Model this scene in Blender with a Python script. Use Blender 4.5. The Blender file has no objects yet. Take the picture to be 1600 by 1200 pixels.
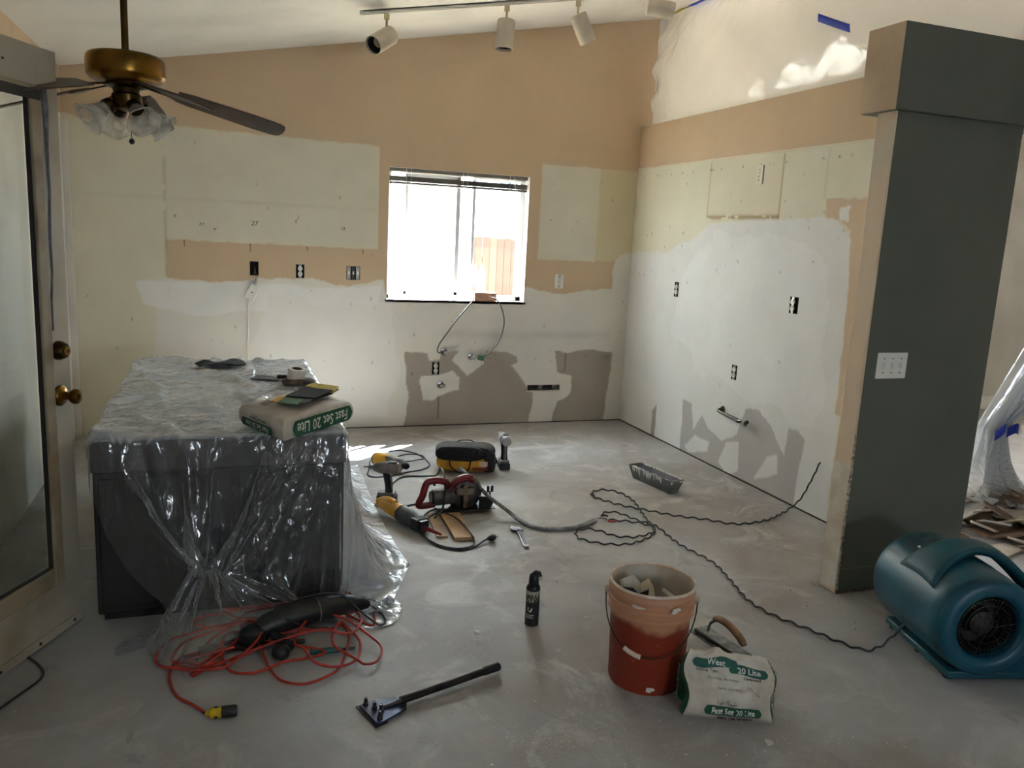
import bpy, bmesh, math, random, zlib, base64
import numpy as np
from mathutils import Vector, Matrix, Euler

S = bpy.context.scene
COL = S.collection
R = math.radians

# ------------------------------------------------------------------ camera
cd = bpy.data.cameras.new('camera')
cam = bpy.data.objects.new('camera', cd)
COL.objects.link(cam)
cd.sensor_fit = 'HORIZONTAL'
cd.sensor_width = 36.0
cd.lens = 36.0 * 1272.54 / 1600.0
cd.clip_start = 0.02
_p, _r, _y = R(10.3114), R(-2.8638), R(19.7739)
_f = Vector((math.sin(_y) * math.cos(_p), math.cos(_y) * math.cos(_p), -math.sin(_p)))
_x = Vector((math.cos(_y), -math.sin(_y), 0))
_d = _f.cross(_x)
_cx = math.cos(_r) * _x + math.sin(_r) * _d
_cd = -math.sin(_r) * _x + math.cos(_r) * _d
mw = Matrix.Identity(4)
for i in range(3):
    mw[i][0], mw[i][1], mw[i][2] = _cx[i], -_cd[i], -_f[i]
mw.translation = (-3.222, -6.168, 1.522)
cam.matrix_world = mw
S.camera = cam

# ------------------------------------------------------------------ light
world = bpy.data.worlds.new('world')
S.world = world
world.use_nodes = True
wn = world.node_tree
bg = wn.nodes['Background']
bg.inputs[0].default_value = (0.78, 0.89, 1.0, 1)
bg.inputs[1].default_value = 16.0

sl = bpy.data.lights.new('sun', 'SUN')
sl.energy = 110.0
sl.angle = R(0.6)
sl.color = (1.0, 0.96, 0.90)
sun = bpy.data.objects.new('sun', sl)
COL.objects.link(sun)
sun.rotation_euler = Vector((-0.72, -0.54, -1.0)).to_track_quat('-Z', 'Y').to_euler()


def portal(name, loc, direction, sx, sy):
    l = bpy.data.lights.new(name, 'AREA')
    l.shape = 'RECTANGLE'
    l.size, l.size_y = sx, sy
    l.cycles.is_portal = True
    o = bpy.data.objects.new(name, l)
    COL.objects.link(o)
    o.location = loc
    o.rotation_euler = Vector(direction).to_track_quat('-Z', 'Z').to_euler()


portal('daylight_kitchen_window', (-1.49, 0.30, 1.45), (0, -1, 0), 1.3, 1.1)
portal('daylight_doorway', (-4.40, -4.19, 1.03), (1, 0, 0), 0.95, 2.1)
portal('fill_rear_opening', (-1.3, -9.75, 1.5), (0, 1, 0), 0.75, 0.75)  # window added behind the camera to fill camera-facing surfaces
portal('daylight_far_window', (1.38, 0.30, 1.5), (0, -1, 0), 1.1, 1.6)

S.view_settings.view_transform = 'Standard'
S.view_settings.look = 'None'
S.view_settings.gamma = 1.0
S.view_settings.use_curve_mapping = False
S.view_settings.exposure = 1.5
S.cycles.max_bounces = 10
S.cycles.diffuse_bounces = 7
S.cycles.glossy_bounces = 4
S.cycles.transmission_bounces = 6
S.cycles.transparent_max_bounces = 24
S.cycles.caustics_reflective = False
S.cycles.caustics_refractive = False
S.cycles.sample_clamp_indirect = 8.0


# ------------------------------------------------------------------ materials
def lin(c):
    out = []
    for v in c[:3]:
        v = v / 255.0
        out.append(v / 12.92 if v <= 0.04045 else ((v + 0.055) / 1.055) ** 2.4)
    return tuple(out) + (1.0,)


def inp(b, names, val):
    for n in names:
        if n in b.inputs:
            b.inputs[n].default_value = val
            return


def mat(name, col, rough=0.6, metal=0.0, col2=None, vscale=12.0, vlo=0.4, vhi=0.65, bump=0.0, bscale=60.0,
        spec=0.5, coat=0.0, detail=5.0, emit=None, trans=0.0, alpha=1.0):
    m = bpy.data.materials.new(name)
    m.use_nodes = True
    nt = m.node_tree
    b = nt.nodes['Principled BSDF']
    b.inputs['Base Color'].default_value = lin(col)
    b.inputs['Roughness'].default_value = rough
    b.inputs['Metallic'].default_value = metal
    inp(b, ['Specular IOR Level', 'Specular'], spec)
    inp(b, ['Coat Weight', 'Clearcoat'], coat)
    inp(b, ['Transmission Weight', 'Transmission'], trans)
    tc = nt.nodes.new('ShaderNodeTexCoord')
    if col2 is not None:
        n = nt.nodes.new('ShaderNodeTexNoise')
        n.inputs['Scale'].default_value = vscale
        n.inputs['Detail'].default_value = detail
        nt.links.new(tc.outputs['Object'], n.inputs['Vector'])
        r = nt.nodes.new('ShaderNodeMapRange')
        r.inputs['From Min'].default_value = vlo
        r.inputs['From Max'].default_value = vhi
        nt.links.new(n.outputs['Fac'], r.inputs['Value'])
        mx = nt.nodes.new('ShaderNodeMix')
        mx.data_type = 'RGBA'
        mx.inputs[6].default_value = lin(col)
        mx.inputs[7].default_value = lin(col2)
        nt.links.new(r.outputs[0], mx.inputs[0])
        nt.links.new(mx.outputs[2], b.inputs['Base Color'])
    if bump > 0:
        n2 = nt.nodes.new('ShaderNodeTexNoise')
        n2.inputs['Scale'].default_value = bscale
        n2.inputs['Detail'].default_value = 4.0
        nt.links.new(tc.outputs['Object'], n2.inputs['Vector'])
        bp = nt.nodes.new('ShaderNodeBump')
        bp.inputs['Strength'].default_value = bump
        bp.inputs['Distance'].default_value = 0.01
        nt.links.new(n2.outputs['Fac'], bp.inputs['Height'])
        nt.links.new(bp.outputs[0], b.inputs['Normal'])
    return m


def wall_mat(name, attr='paint', rough=0.75, mottle=0.10):
    """painted drywall: colour per point from the attribute, a little mottling and roller texture"""
    m = bpy.data.materials.new(name)
    m.use_nodes = True
    nt = m.node_tree
    b = nt.nodes['Principled BSDF']
    b.inputs['Roughness'].default_value = rough
    inp(b, ['Specular IOR Level'], 0.3)
    a = nt.nodes.new('ShaderNodeAttribute')
    a.attribute_name = attr
    tc = nt.nodes.new('ShaderNodeTexCoord')
    n = nt.nodes.new('ShaderNodeTexNoise')
    n.inputs['Scale'].default_value = 2.5
    n.inputs['Detail'].default_value = 6
    n.inputs['Roughness'].default_value = 0.6
    nt.links.new(tc.outputs['Object'], n.inputs['Vector'])
    r = nt.nodes.new('ShaderNodeMapRange')
    r.inputs['From Min'].default_value = 0.3
    r.inputs['From Max'].default_value = 0.7
    r.inputs['To Min'].default_value = 1.0 - mottle
    r.inputs['To Max'].default_value = 1.0
    nt.links.new(n.outputs['Fac'], r.inputs['Value'])
    mu = nt.nodes.new('ShaderNodeVectorMath')
    mu.operation = 'SCALE'
    nt.links.new(a.outputs['Color'], mu.inputs[0])
    nt.links.new(r.outputs[0], mu.inputs['Scale'])
    nt.links.new(mu.outputs[0], b.inputs['Base Color'])
    n2 = nt.nodes.new('ShaderNodeTexNoise')
    n2.inputs['Scale'].default_value = 90
    n2.inputs['Detail'].default_value = 3
    nt.links.new(tc.outputs['Object'], n2.inputs['Vector'])
    bp = nt.nodes.new('ShaderNodeBump')
    bp.inputs['Strength'].default_value = 0.12
    bp.inputs['Distance'].default_value = 0.004
    nt.links.new(n2.outputs['Fac'], bp.inputs['Height'])
    nt.links.new(bp.outputs[0], b.inputs['Normal'])
    return m


def schlick(nt, normal=None, f0=0.05):
    """reflectance of a thin sheet, the same from both sides"""
    lw = nt.nodes.new('ShaderNodeLayerWeight')
    lw.inputs['Blend'].default_value = 0.5
    if normal is not None:
        nt.links.new(normal, lw.inputs['Normal'])
    p = nt.nodes.new('ShaderNodeMath')
    p.operation = 'POWER'
    p.inputs[1].default_value = 5.0
    nt.links.new(lw.outputs['Facing'], p.inputs[0])
    r = nt.nodes.new('ShaderNodeMapRange')
    r.inputs['To Min'].default_value = f0
    nt.links.new(p.outputs[0], r.inputs['Value'])
    return r.outputs[0]


def plastic_film(name, milk=0.10, tint=(225, 232, 240), crinkle=0.6, cscale=14.0, gloss=0.12, edge=0.5, painted_light=None, f0=0.05, graz=0.65, stretch=(1, 1, 1)):
    """clear polythene: mostly see-through, milky where seen edge-on, sharp glints on its crinkles"""
    m = bpy.data.materials.new(name)
    m.use_nodes = True
    nt = m.node_tree
    nt.nodes.clear()
    L = nt.links.new
    out = nt.nodes.new('ShaderNodeOutputMaterial')
    tr = nt.nodes.new('ShaderNodeBsdfTransparent')
    tr.inputs[0].default_value = (0.97, 0.98, 0.99, 1)
    df = nt.nodes.new('ShaderNodeBsdfDiffuse')
    df.inputs[0].default_value = lin(tint)
    tl = nt.nodes.new('ShaderNodeBsdfTranslucent')
    tl.inputs[0].default_value = lin(tint)
    gl = nt.nodes.new('ShaderNodeBsdfGlossy')
    gl.inputs['Roughness'].default_value = 0.16
    gl.inputs[0].default_value = (1, 1, 1, 1)
    tc = nt.nodes.new('ShaderNodeTexCoord')
    n = nt.nodes.new('ShaderNodeTexVoronoi')
    n.feature = 'DISTANCE_TO_EDGE'
    n.inputs['Scale'].default_value = cscale
    wv = nt.nodes.new('ShaderNodeTexNoise')
    wv.inputs['Scale'].default_value = cscale * 0.5
    wv.inputs['Detail'].default_value = 4
    mxv = nt.nodes.new('ShaderNodeVectorMath')
    mxv.operation = 'MULTIPLY_ADD'
    mxv.inputs[1].default_value = (0.16, 0.16, 0.16)
    mp_ = nt.nodes.new('ShaderNodeMapping')
    mp_.inputs['Scale'].default_value = stretch
    L(tc.outputs['Object'], mp_.inputs['Vector'])
    L(mp_.outputs[0], wv.inputs['Vector'])
    L(wv.outputs['Color'], mxv.inputs[0])
    L(mp_.outputs[0], mxv.inputs[2])
    L(mxv.outputs[0], n.inputs['Vector'])
    n3 = nt.nodes.new('ShaderNodeTexNoise')
    n3.inputs['Scale'].default_value = cscale * 1.6
    n3.inputs['Detail'].default_value = 3
    L(mxv.outputs[0], n3.inputs['Vector'])
    mh = nt.nodes.new('ShaderNodeMath')
    mh.operation = 'ADD'
    L(n.outputs['Distance'], mh.inputs[0])
    L(n3.outputs['Fac'], mh.inputs[1])
    bp = nt.nodes.new('ShaderNodeBump')
    bp.inputs['Strength'].default_value = crinkle
    bp.inputs['Distance'].default_value = 0.02
    L(mh.outputs[0], bp.inputs['Height'])
    L(bp.outputs[0], gl.inputs['Normal'])
    a1 = nt.nodes.new('ShaderNodeMixShader')
    a1.inputs[0].default_value = 0.5
    L(df.outputs[0], a1.inputs[1])
    L(tl.outputs[0], a1.inputs[2])
    lw = nt.nodes.new('ShaderNodeLayerWeight')
    lw.inputs['Blend'].default_value = edge
    pw = nt.nodes.new('ShaderNodeMath')
    pw.operation = 'POWER'
    pw.inputs[1].default_value = 2.0
    L(lw.outputs['Facing'], pw.inputs[0])
    mr = nt.nodes.new('ShaderNodeMapRange')
    mr.inputs['To Min'].default_value = milk
    mr.inputs['To Max'].default_value = min(1.0, milk + graz)
    L(pw.outputs[0], mr.inputs['Value'])
    s1 = nt.nodes.new('ShaderNodeMixShader')
    fac = mr.outputs[0]
    if painted_light:  # per-point whitening that stands in for reflected and back light
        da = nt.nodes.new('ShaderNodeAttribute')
        da.attribute_name = painted_light
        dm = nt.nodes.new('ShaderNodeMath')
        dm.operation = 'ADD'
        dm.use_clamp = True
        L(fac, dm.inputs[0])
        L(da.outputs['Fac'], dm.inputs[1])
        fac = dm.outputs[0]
    L(fac, s1.inputs[0])
    L(tr.outputs[0], s1.inputs[1])
    L(a1.outputs[0], s1.inputs[2])
    fr = schlick(nt, bp.outputs[0], f0)
    fm = nt.nodes.new('ShaderNodeMath')
    fm.operation = 'MULTIPLY_ADD'
    fm.inputs[1].default_value = 0.9
    fm.inputs[2].default_value = gloss * 0.3
    L(fr, fm.inputs[0])
    s2 = nt.nodes.new('ShaderNodeMixShader')
    L(fm.outputs[0], s2.inputs[0])
    L(s1.outputs[0], s2.inputs[1])
    L(gl.outputs[0], s2.inputs[2])
    L(s2.outputs[0], out.inputs[0])
    return m


def glass_mat(name, tint=(0.95, 0.97, 0.97), rough=0.02):
    m = bpy.data.materials.new(name)
    m.use_nodes = True
    nt = m.node_tree
    nt.nodes.clear()
    L = nt.links.new
    out = nt.nodes.new('ShaderNodeOutputMaterial')
    tr = nt.nodes.new('ShaderNodeBsdfTransparent')
    tr.inputs[0].default_value = tint + (1,)
    gl = nt.nodes.new('ShaderNodeBsdfGlossy')
    gl.inputs['Roughness'].default_value = rough
    fr = schlick(nt)
    s = nt.nodes.new('ShaderNodeMixShader')
    L(fr, s.inputs[0])
    L(tr.outputs[0], s.inputs[1])
    L(gl.outputs[0], s.inputs[2])
    L(s.outputs[0], out.inputs[0])
    return m


# ------------------------------------------------------------------ mesh helpers
I4 = Matrix.Identity(4)


def T(x=0, y=0, z=0):
    return Matrix.Translation((x, y, z))


def RX(a):
    return Matrix.Rotation(R(a), 4, 'X')


def RY(a):
    return Matrix.Rotation(R(a), 4, 'Y')


def RZ(a):
    return Matrix.Rotation(R(a), 4, 'Z')


def SC(x, y, z):
    return Matrix.Diagonal((x, y, z, 1))


def align(p0, p1):
    """matrix that takes +Z from the origin to the direction p0->p1 at p0"""
    d = Vector(p1) - Vector(p0)
    return Matrix.Translation(p0) @ d.to_track_quat('Z', 'Y').to_matrix().to_4x4()


def catmull(pts, n=6, closed=False):
    P = [Vector(p) for p in pts]
    if len(P) < 3:
        return P
    out = []
    m = len(P)
    rng = range(m) if closed else range(m - 1)
    for i in rng:
        p1, p2 = P[i], P[(i + 1) % m]
        p0 = P[(i - 1) % m] if (closed or i > 0) else p1 + (p1 - p2)
        p3 = P[(i + 2) % m] if (closed or i < m - 2) else p2 + (p2 - p1)
        for k in range(n):
            t = k / n
            t2, t3 = t * t, t * t * t
            out.append(0.5 * ((2 * p1) + (p2 - p0) * t + (2 * p0 - 5 * p1 + 4 * p2 - p3) * t2 + (3 * p1 - p0 - 3 * p2 + p3) * t3))
    if not closed:
        out.append(P[-1])
    return out


class MB:
    def __init__(s):
        s.v, s.f = [], []

    def add(s, verts, faces, M=I4):
        k = len(s.v)
        s.v += [tuple(M @ Vector(v)) for v in verts]
        s.f += [tuple(i + k for i in f) for f in faces]
        return s

    def box(s, c, d, M=I4):
        x, y, z = d[0] / 2, d[1] / 2, d[2] / 2
        v = [(c[0] + a * x, c[1] + b * y, c[2] + e * z) for e in (-1, 1) for b in (-1, 1) for a in (-1, 1)]
        return s.add(v, [(0, 2, 3, 1), (4, 5, 7, 6), (0, 1, 5, 4), (2, 6, 7, 3), (0, 4, 6, 2), (1, 3, 7, 5)], M)

    def bar(s, a, b, M=I4):
        """box from corner a to corner b"""
        c = [(a[i] + b[i]) / 2 for i in range(3)]
        d = [abs(b[i] - a[i]) for i in range(3)]
        return s.box(c, d, M)

    def lathe(s, prof, n=24, M=I4, cap0=True, cap1=True):
        v, f = [], []
        for r, z in prof:
            for k in range(n):
                a = 2 * math.pi * k / n
                v.append((r * math.cos(a), r * math.sin(a), z))
        for i in range(len(prof) - 1):
            for k in range(n):
                k2 = (k + 1) % n
                f.append((i * n + k, i * n + k2, (i + 1) * n + k2, (i + 1) * n + k))
        if cap0:
            f.append(tuple(reversed(range(n))))
        if cap1:
            f.append(tuple((len(prof) - 1) * n + k for k in range(n)))
        return s.add(v, f, M)

    def cyl(s, p0, p1, r0, r1=None, n=16, M=I4, cap=True):
        r1 = r0 if r1 is None else r1
        h = (Vector(p1) - Vector(p0)).length
        return s.lathe([(r0, 0), (r1, h)], n, M @ align(p0, p1), cap, cap)

    def tube(s, pts, r, n=8, M=I4, closed=False, cap=True, flat=1.0):
        P = [Vector(p) for p in pts]
        m = len(P)
        rr = r if hasattr(r, '__len__') else [r] * m
        tang = []
        for i in range(m):
            a = P[i - 1] if (i > 0 or closed) else P[i]
            b = P[(i + 1) % m] if (i < m - 1 or closed) else P[i]
            t = b - a
            tang.append(t.normalized() if t.length > 1e-9 else Vector((0, 0, 1)))
        up = Vector((0, 0, 1)) if abs(tang[0].z) < 0.95 else Vector((0, 1, 0))
        u = tang[0].cross(up).normalized()
        v, f = [], []
        for i in range(m):
            t = tang[i]
            u = u - t * u.dot(t)
            u = u.normalized() if u.length > 1e-6 else t.orthogonal().normalized()
            w = t.cross(u)
            for k in range(n):
                a = 2 * math.pi * k / n
                v.append(P[i] + u * (math.cos(a) * rr[i]) + w * (math.sin(a) * rr[i] * flat))
        seg = m if closed else m - 1
        for i in range(seg):
            j = (i + 1) % m
            for k in range(n):
                k2 = (k + 1) % n
                f.append((i * n + k, i * n + k2, j * n + k2, j * n + k))
        if not closed and cap:
            f.append(tuple(reversed(range(n))))
            f.append(tuple((m - 1) * n + k for k in range(n)))
        return s.add(v, f, M)

    def prism(s, poly, h, M=I4, z0=0.0):
        """outline in XY extruded along Z"""
        n = len(poly)
        area = sum(poly[i][0] * poly[(i + 1) % n][1] - poly[(i + 1) % n][0] * poly[i][1] for i in range(n))
        if area < 0:
            poly = list(reversed(poly))
        v = [(p[0], p[1], z0) for p in poly] + [(p[0], p[1], z0 + h) for p in poly]
        f = [tuple(reversed(range(n))), tuple(range(n, 2 * n))]
        f += [(i, (i + 1) % n, (i + 1) % n + n, i + n) for i in range(n)]
        return s.add(v, f, M)

    def ball(s, c, r, n=12, M=I4):
        rx, ry, rz = r if hasattr(r, '__len__') else (r, r, r)
        prof = [(max(math.sin(math.pi * i / n), 1e-4), -math.cos(math.pi * i / n)) for i in range(n + 1)]
        return s.lathe(prof, n * 2, M @ T(*c) @ SC(rx, ry, rz), False, False)

    def grid(s, fn, nu, nv, closed_u=False):
        v = [fn(i / (nu - (0 if closed_u else 1)), j / (nv - 1)) for j in range(nv) for i in range(nu)]
        f = []
        for j in range(nv - 1):
            for i in range(nu if closed_u else nu - 1):
                i2 = (i + 1) % nu
                f.append((j * nu + i, j * nu + i2, (j + 1) * nu + i2, (j + 1) * nu + i))
        return s.add(v, f)

    def build(s, name, m, parent=None, bevel=0.0, seg=2, smooth=40, sub=0, solid=0.0, M=None):
        me = bpy.data.meshes.new(name)
        me.from_pydata(s.v, [], s.f)
        me.validate()
        me.update()
        if m is not None:
            me.materials.append(m)
        return link(name, me, parent, bevel, seg, smooth, sub, solid, M)


def link(name, me, parent=None, bevel=0.0, seg=2, smooth=40, sub=0, solid=0.0, M=None):
    if smooth:
        me.polygons.foreach_set('use_smooth', [True] * len(me.polygons))
        me.set_sharp_from_angle(angle=R(smooth))
    o = bpy.data.objects.new(name, me)
    COL.objects.link(o)
    if parent is not None:
        o.parent = parent
    if M is not None:
        o.matrix_local = M
    if solid:
        md = o.modifiers.new('solid', 'SOLIDIFY')
        md.thickness = solid
        md.offset = 0
    if bevel:
        md = o.modifiers.new('bevel', 'BEVEL')
        md.width = bevel
        md.segments = seg
        md.limit_method = 'ANGLE'
        md.angle_limit = R(35)
        md.use_clamp_overlap = True
    if sub:
        md = o.modifiers.new('sub', 'SUBSURF')
        md.levels = md.render_levels = sub
    return o


def thing(name, label, cat, loc=(0, 0, 0), rz=0.0, group=None, rot=None):
    o = bpy.data.objects.new(name, None)
    COL.objects.link(o)
    o.empty_display_size = 0.05
    o.location = loc
    o.rotation_euler = rot if rot is not None else (0, 0, R(rz))
    o['label'] = label
    o['category'] = cat
    if group:
        o['group'] = group
    return o


def tag(o, label, cat=None, group=None, kind=None):
    o['label'] = label
    if cat:
        o['category'] = cat
    if group:
        o['group'] = group
    if kind:
        o['kind'] = kind
    return o


def struct(o, label=None):
    o['kind'] = 'structure'
    if label:
        o['label'] = label
    return o


def text_mesh(txt, size, bold=0.0, align_x='CENTER', shear=0.0, space=1.0, res=2):
    c = bpy.data.curves.new('lettering', 'FONT')
    c.body = txt
    c.size = size
    c.align_x = align_x
    c.align_y = 'CENTER'
    c.offset = bold
    c.shear = shear
    c.space_character = space
    c.resolution_u = res
    o = bpy.data.objects.new('lettering_tmp', c)
    COL.objects.link(o)
    dg = bpy.context.evaluated_depsgraph_get()
    me = bpy.data.meshes.new_from_object(o.evaluated_get(dg))
    bpy.data.objects.remove(o)
    bpy.data.curves.remove(c)
    return me


def lettering(txt, size, m, parent, M=I4, fn=None, name='lettering', **kw):
    """flat print: letters laid in XY facing +Z, moved by M or bent by fn(x, y)"""
    me = text_mesh(txt, size, **kw)
    me.materials.clear()
    me.materials.append(m)
    for v in me.vertices:
        v.co = Vector(fn(v.co.x, v.co.y)) if fn else M @ v.co
    return link(name, me, parent, smooth=0)


# numpy value noise for hand-mudded edges
def vnoise(x, y, seed=0):
    xi, yi = np.floor(x).astype(np.int64), np.floor(y).astype(np.int64)
    fx, fy = x - xi, y - yi
    fx, fy = fx * fx * (3 - 2 * fx), fy * fy * (3 - 2 * fy)

    def h(a, b):
        n = (a * 374761393 + b * 668265263 + seed * 974634777) & 0xffffffff
        n = ((n ^ (n >> 13)) * 1274126177) & 0xffffffff
        return ((n ^ (n >> 16)) & 0xffff) / 65535.0
    return (h(xi, yi) * (1 - fx) + h(xi + 1, yi) * fx) * (1 - fy) + (h(xi, yi + 1) * (1 - fx) + h(xi + 1, yi + 1) * fx) * fy


def fbm(x, y, seed=0, oct=4):
    s, a, t = 0, 1.0, 0
    for k in range(oct):
        s = s + a * vnoise(x * 2 ** k, y * 2 ** k, seed + k * 17)
        t += a
        a *= 0.55
    return s / t


def inpoly(poly, X, Y):
    r = np.zeros(X.shape, bool)
    n = len(poly)
    for i in range(n):
        x1, y1 = poly[i]
        x2, y2 = poly[(i + 1) % n]
        if y1 == y2:
            continue
        c = ((y1 > Y) != (y2 > Y)) & (X < (x2 - x1) * (Y - y1) / (y2 - y1) + x1)
        r ^= c
    return r


def region(poly, X, Y, rag=0.02, sc=9.0, seed=0):
    dx = (fbm(X * sc, Y * sc, seed) - 0.5) * 2 * rag
    dy = (fbm(X * sc + 31.7, Y * sc + 11.3, seed + 5) - 0.5) * 2 * rag
    X, Y = X + dx, Y + dy
    h = 0.0027
    return sum(inpoly(poly, X + a * h, Y + b * h).astype(float) for a, b in ((-1, -.5), (1, .5), (-.5, 1), (.5, -1))) / 4


def rect(a, b, c, d):
    return [(a, b), (c, b), (c, d), (a, d)]


def painted_wall(name, us, vs, to3d, colour, hole, m, flip=False):
    """a wall as a fine grid: us, vs are the grid lines, colour(U,V) -> rgb per point, hole(u,v) -> faces to leave open"""
    U, V = np.meshgrid(us, vs)
    co = to3d(U, V).reshape(-1, 3)
    nu, nv = len(us), len(vs)
    uc = (us[:-1] + us[1:]) / 2
    vc = (vs[:-1] + vs[1:]) / 2
    UC, VC = np.meshgrid(uc, vc)
    keep = ~hole(UC, VC)
    j, i = np.nonzero(keep)
    a = j * nu + i
    q = np.stack([a, a + 1, a + nu + 1, a + nu], 1)
    if flip:
        q = q[:, ::-1]
    me = bpy.data.meshes.new(name)
    me.vertices.add(len(co))
    me.vertices.foreach_set('co', co.astype(np.float32).ravel())
    me.loops.add(q.size)
    me.loops.foreach_set('vertex_index', q.astype(np.int32).ravel())
    me.polygons.add(len(q))
    me.polygons.foreach_set('loop_start', np.arange(0, q.size, 4, dtype=np.int32))
    me.update(calc_edges=True)
    me.validate()
    c = colour(U, V).reshape(-1, 3) / 255.0
    c = np.where(c <= 0.04045, c / 12.92, ((c + 0.055) / 1.055) ** 2.4)
    rgba = np.concatenate([c, np.ones((len(c), 1))], 1)
    at = me.color_attributes.new('paint', 'FLOAT_COLOR', 'POINT')
    at.data.foreach_set('color', rgba.astype(np.float32).ravel())
    me.materials.append(m)
    o = bpy.data.objects.new(name, me)
    COL.objects.link(o)
    return o
# ================================================================== SETTING
TAN = (206, 182, 152)
CREAM = (222, 217, 195)
WHITE = (226, 223, 214)
MUD = (234, 233, 230)
PAPER = (168, 158, 147)


def ceil_z(x):
    return 2.45 + 0.193 * (x + 4.2)


def mixc(c, mask, col, k=1.0):
    w = (np.asarray(mask, float) * k)[..., None]
    c[:] = c * (1 - w) + np.array(col, float) * w


# box cut-outs in the two drywall faces: centre, width, height (wall coordinates)
CUT_BACK = [(-3.01, 1.20, 0.06, 0.10), (-2.69, 1.19, 0.06, 0.10), (-2.305, 1.19, 0.10, 0.10), (-1.65, 0.465, 0.06, 0.10), (-0.725, 0.295, 0.29, 0.05)]
CUT_RIGHT = [(-0.76, 1.185, 0.06, 0.11), (-2.12, 1.195, 0.08, 0.10), (-1.59, 0.695, 0.06, 0.10)]


def in_cuts(u, v, cuts):
    r = np.zeros(u.shape, bool)
    for c in cuts:
        r |= (abs(u - c[0]) < c[2] / 2) & (abs(v - c[1]) < c[3] / 2)
    return r


def snap(lines, cuts, k):
    """grid lines that run along the edges of the cut-outs"""
    e = [c[k] + s * c[k + 2] / 2 for c in cuts for s in (-1, 1)]
    lines = [x for x in lines if all(abs(x - y) > 0.004 for y in e)]
    return np.unique(np.round(np.array(lines + e), 4))


# ---- floor: dusty concrete
def floor_material():
    m = bpy.data.materials.new('dusty_concrete')
    m.use_nodes = True
    nt = m.node_tree
    L = nt.links.new
    b = nt.nodes['Principled BSDF']
    tc = nt.nodes.new('ShaderNodeTexCoord')

    def noise(scale, detail, rough=0.55, dist=0.0):
        n = nt.nodes.new('ShaderNodeTexNoise')
        n.inputs['Scale'].default_value = scale
        n.inputs['Detail'].default_value = detail
        n.inputs['Roughness'].default_value = rough
        n.inputs['Distortion'].default_value = dist
        L(tc.outputs['Object'], n.inputs['Vector'])
        return n

    def ramp(src, lo, hi):
        r = nt.nodes.new('ShaderNodeMapRange')
        r.inputs['From Min'].default_value = lo
        r.inputs['From Max'].default_value = hi
        L(src, r.inputs['Value'])
        return r.outputs[0]

    def mix(fac, a, c):
        x = nt.nodes.new('ShaderNodeMix')
        x.data_type = 'RGBA'
        L(fac, x.inputs[0])
        if isinstance(a, tuple):
            x.inputs[6].default_value = lin(a)
        else:
            L(a, x.inputs[6])
        x.inputs[7].default_value = lin(c)
        return x.outputs[2]
    c = mix(ramp(noise(0.9, 6, 0.6, 0.6).outputs[0], 0.38, 0.62), (148, 141, 135), (176, 175, 175))
    c = mix(ramp(noise(3.1, 8, 0.68, 1.2).outputs[0], 0.52, 0.70), c, (190, 188, 186))
    c = mix(ramp(noise(5.0, 7, 0.7, 0.5).outputs[0], 0.60, 0.76), c, (132, 123, 113))
    c = mix(ramp(noise(22.0, 6, 0.75).outputs[0], 0.63, 0.78), c, (208, 206, 203))
    c = mix(ramp(noise(70.0, 3, 0.6).outputs[0], 0.68, 0.80), c, (120, 112, 104))
    L(c, b.inputs['Base Color'])
    r = nt.nodes.new('ShaderNodeMapRange')
    r.inputs['To Min'].default_value = 0.42
    r.inputs['To Max'].default_value = 0.72
    L(noise(4.0, 5).outputs[0], r.inputs['Value'])
    L(r.outputs[0], b.inputs['Roughness'])
    bp = nt.nodes.new('ShaderNodeBump')
    bp.inputs['Strength'].default_value = 0.25
    bp.inputs['Distance'].default_value = 0.006
    L(noise(40, 6, 0.7).outputs[0], bp.inputs['Height'])
    L(bp.outputs[0], b.inputs['Normal'])
    return m


M_FLOOR = floor_material()
struct(MB().bar((-4.35, -9.5, -0.12), (7.2, 0.12, 0)).build('floor', M_FLOOR, smooth=0), 'bare concrete floor smeared with dusty white joint compound')

M_WALL = wall_mat('painted_drywall')
M_CEIL = mat('ceiling_paint', (228, 225, 217), 0.8, col2=(208, 205, 198), vscale=1.6, vlo=0.5, vhi=0.75, bump=0.08, bscale=120)
M_CREAMW = mat('cream_wall_paint', (222, 218, 210), 0.75, col2=(208, 204, 195), vscale=2.0, bump=0.06, bscale=90)
M_TANW = mat('tan_wall_paint', TAN, 0.75, col2=(188, 160, 132), vscale=3.0, bump=0.06, bscale=90)
M_GREEN = mat('grey_green_wall_paint', (97, 99, 86), 0.55, col2=(90, 93, 81), vscale=2.0, bump=0.10, bscale=110)
M_WHITE = mat('white_trim_paint', (236, 234, 228), 0.5, col2=(222, 219, 210), vscale=6)
M_DARKLINE = mat('dark_gap', (40, 37, 34), 0.9)
M_PENCIL = mat('pencil', (48, 45, 44), 0.8)
M_BRASS = mat('antique_brass', (150, 112, 48), 0.28, 1.0, col2=(96, 70, 30), vscale=7)

# ---- back wall (grid of 1 cm, window opening left open)
W0, W1, WZ0, WZ1 = -2.05, -0.94, 1.00, 1.98


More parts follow.
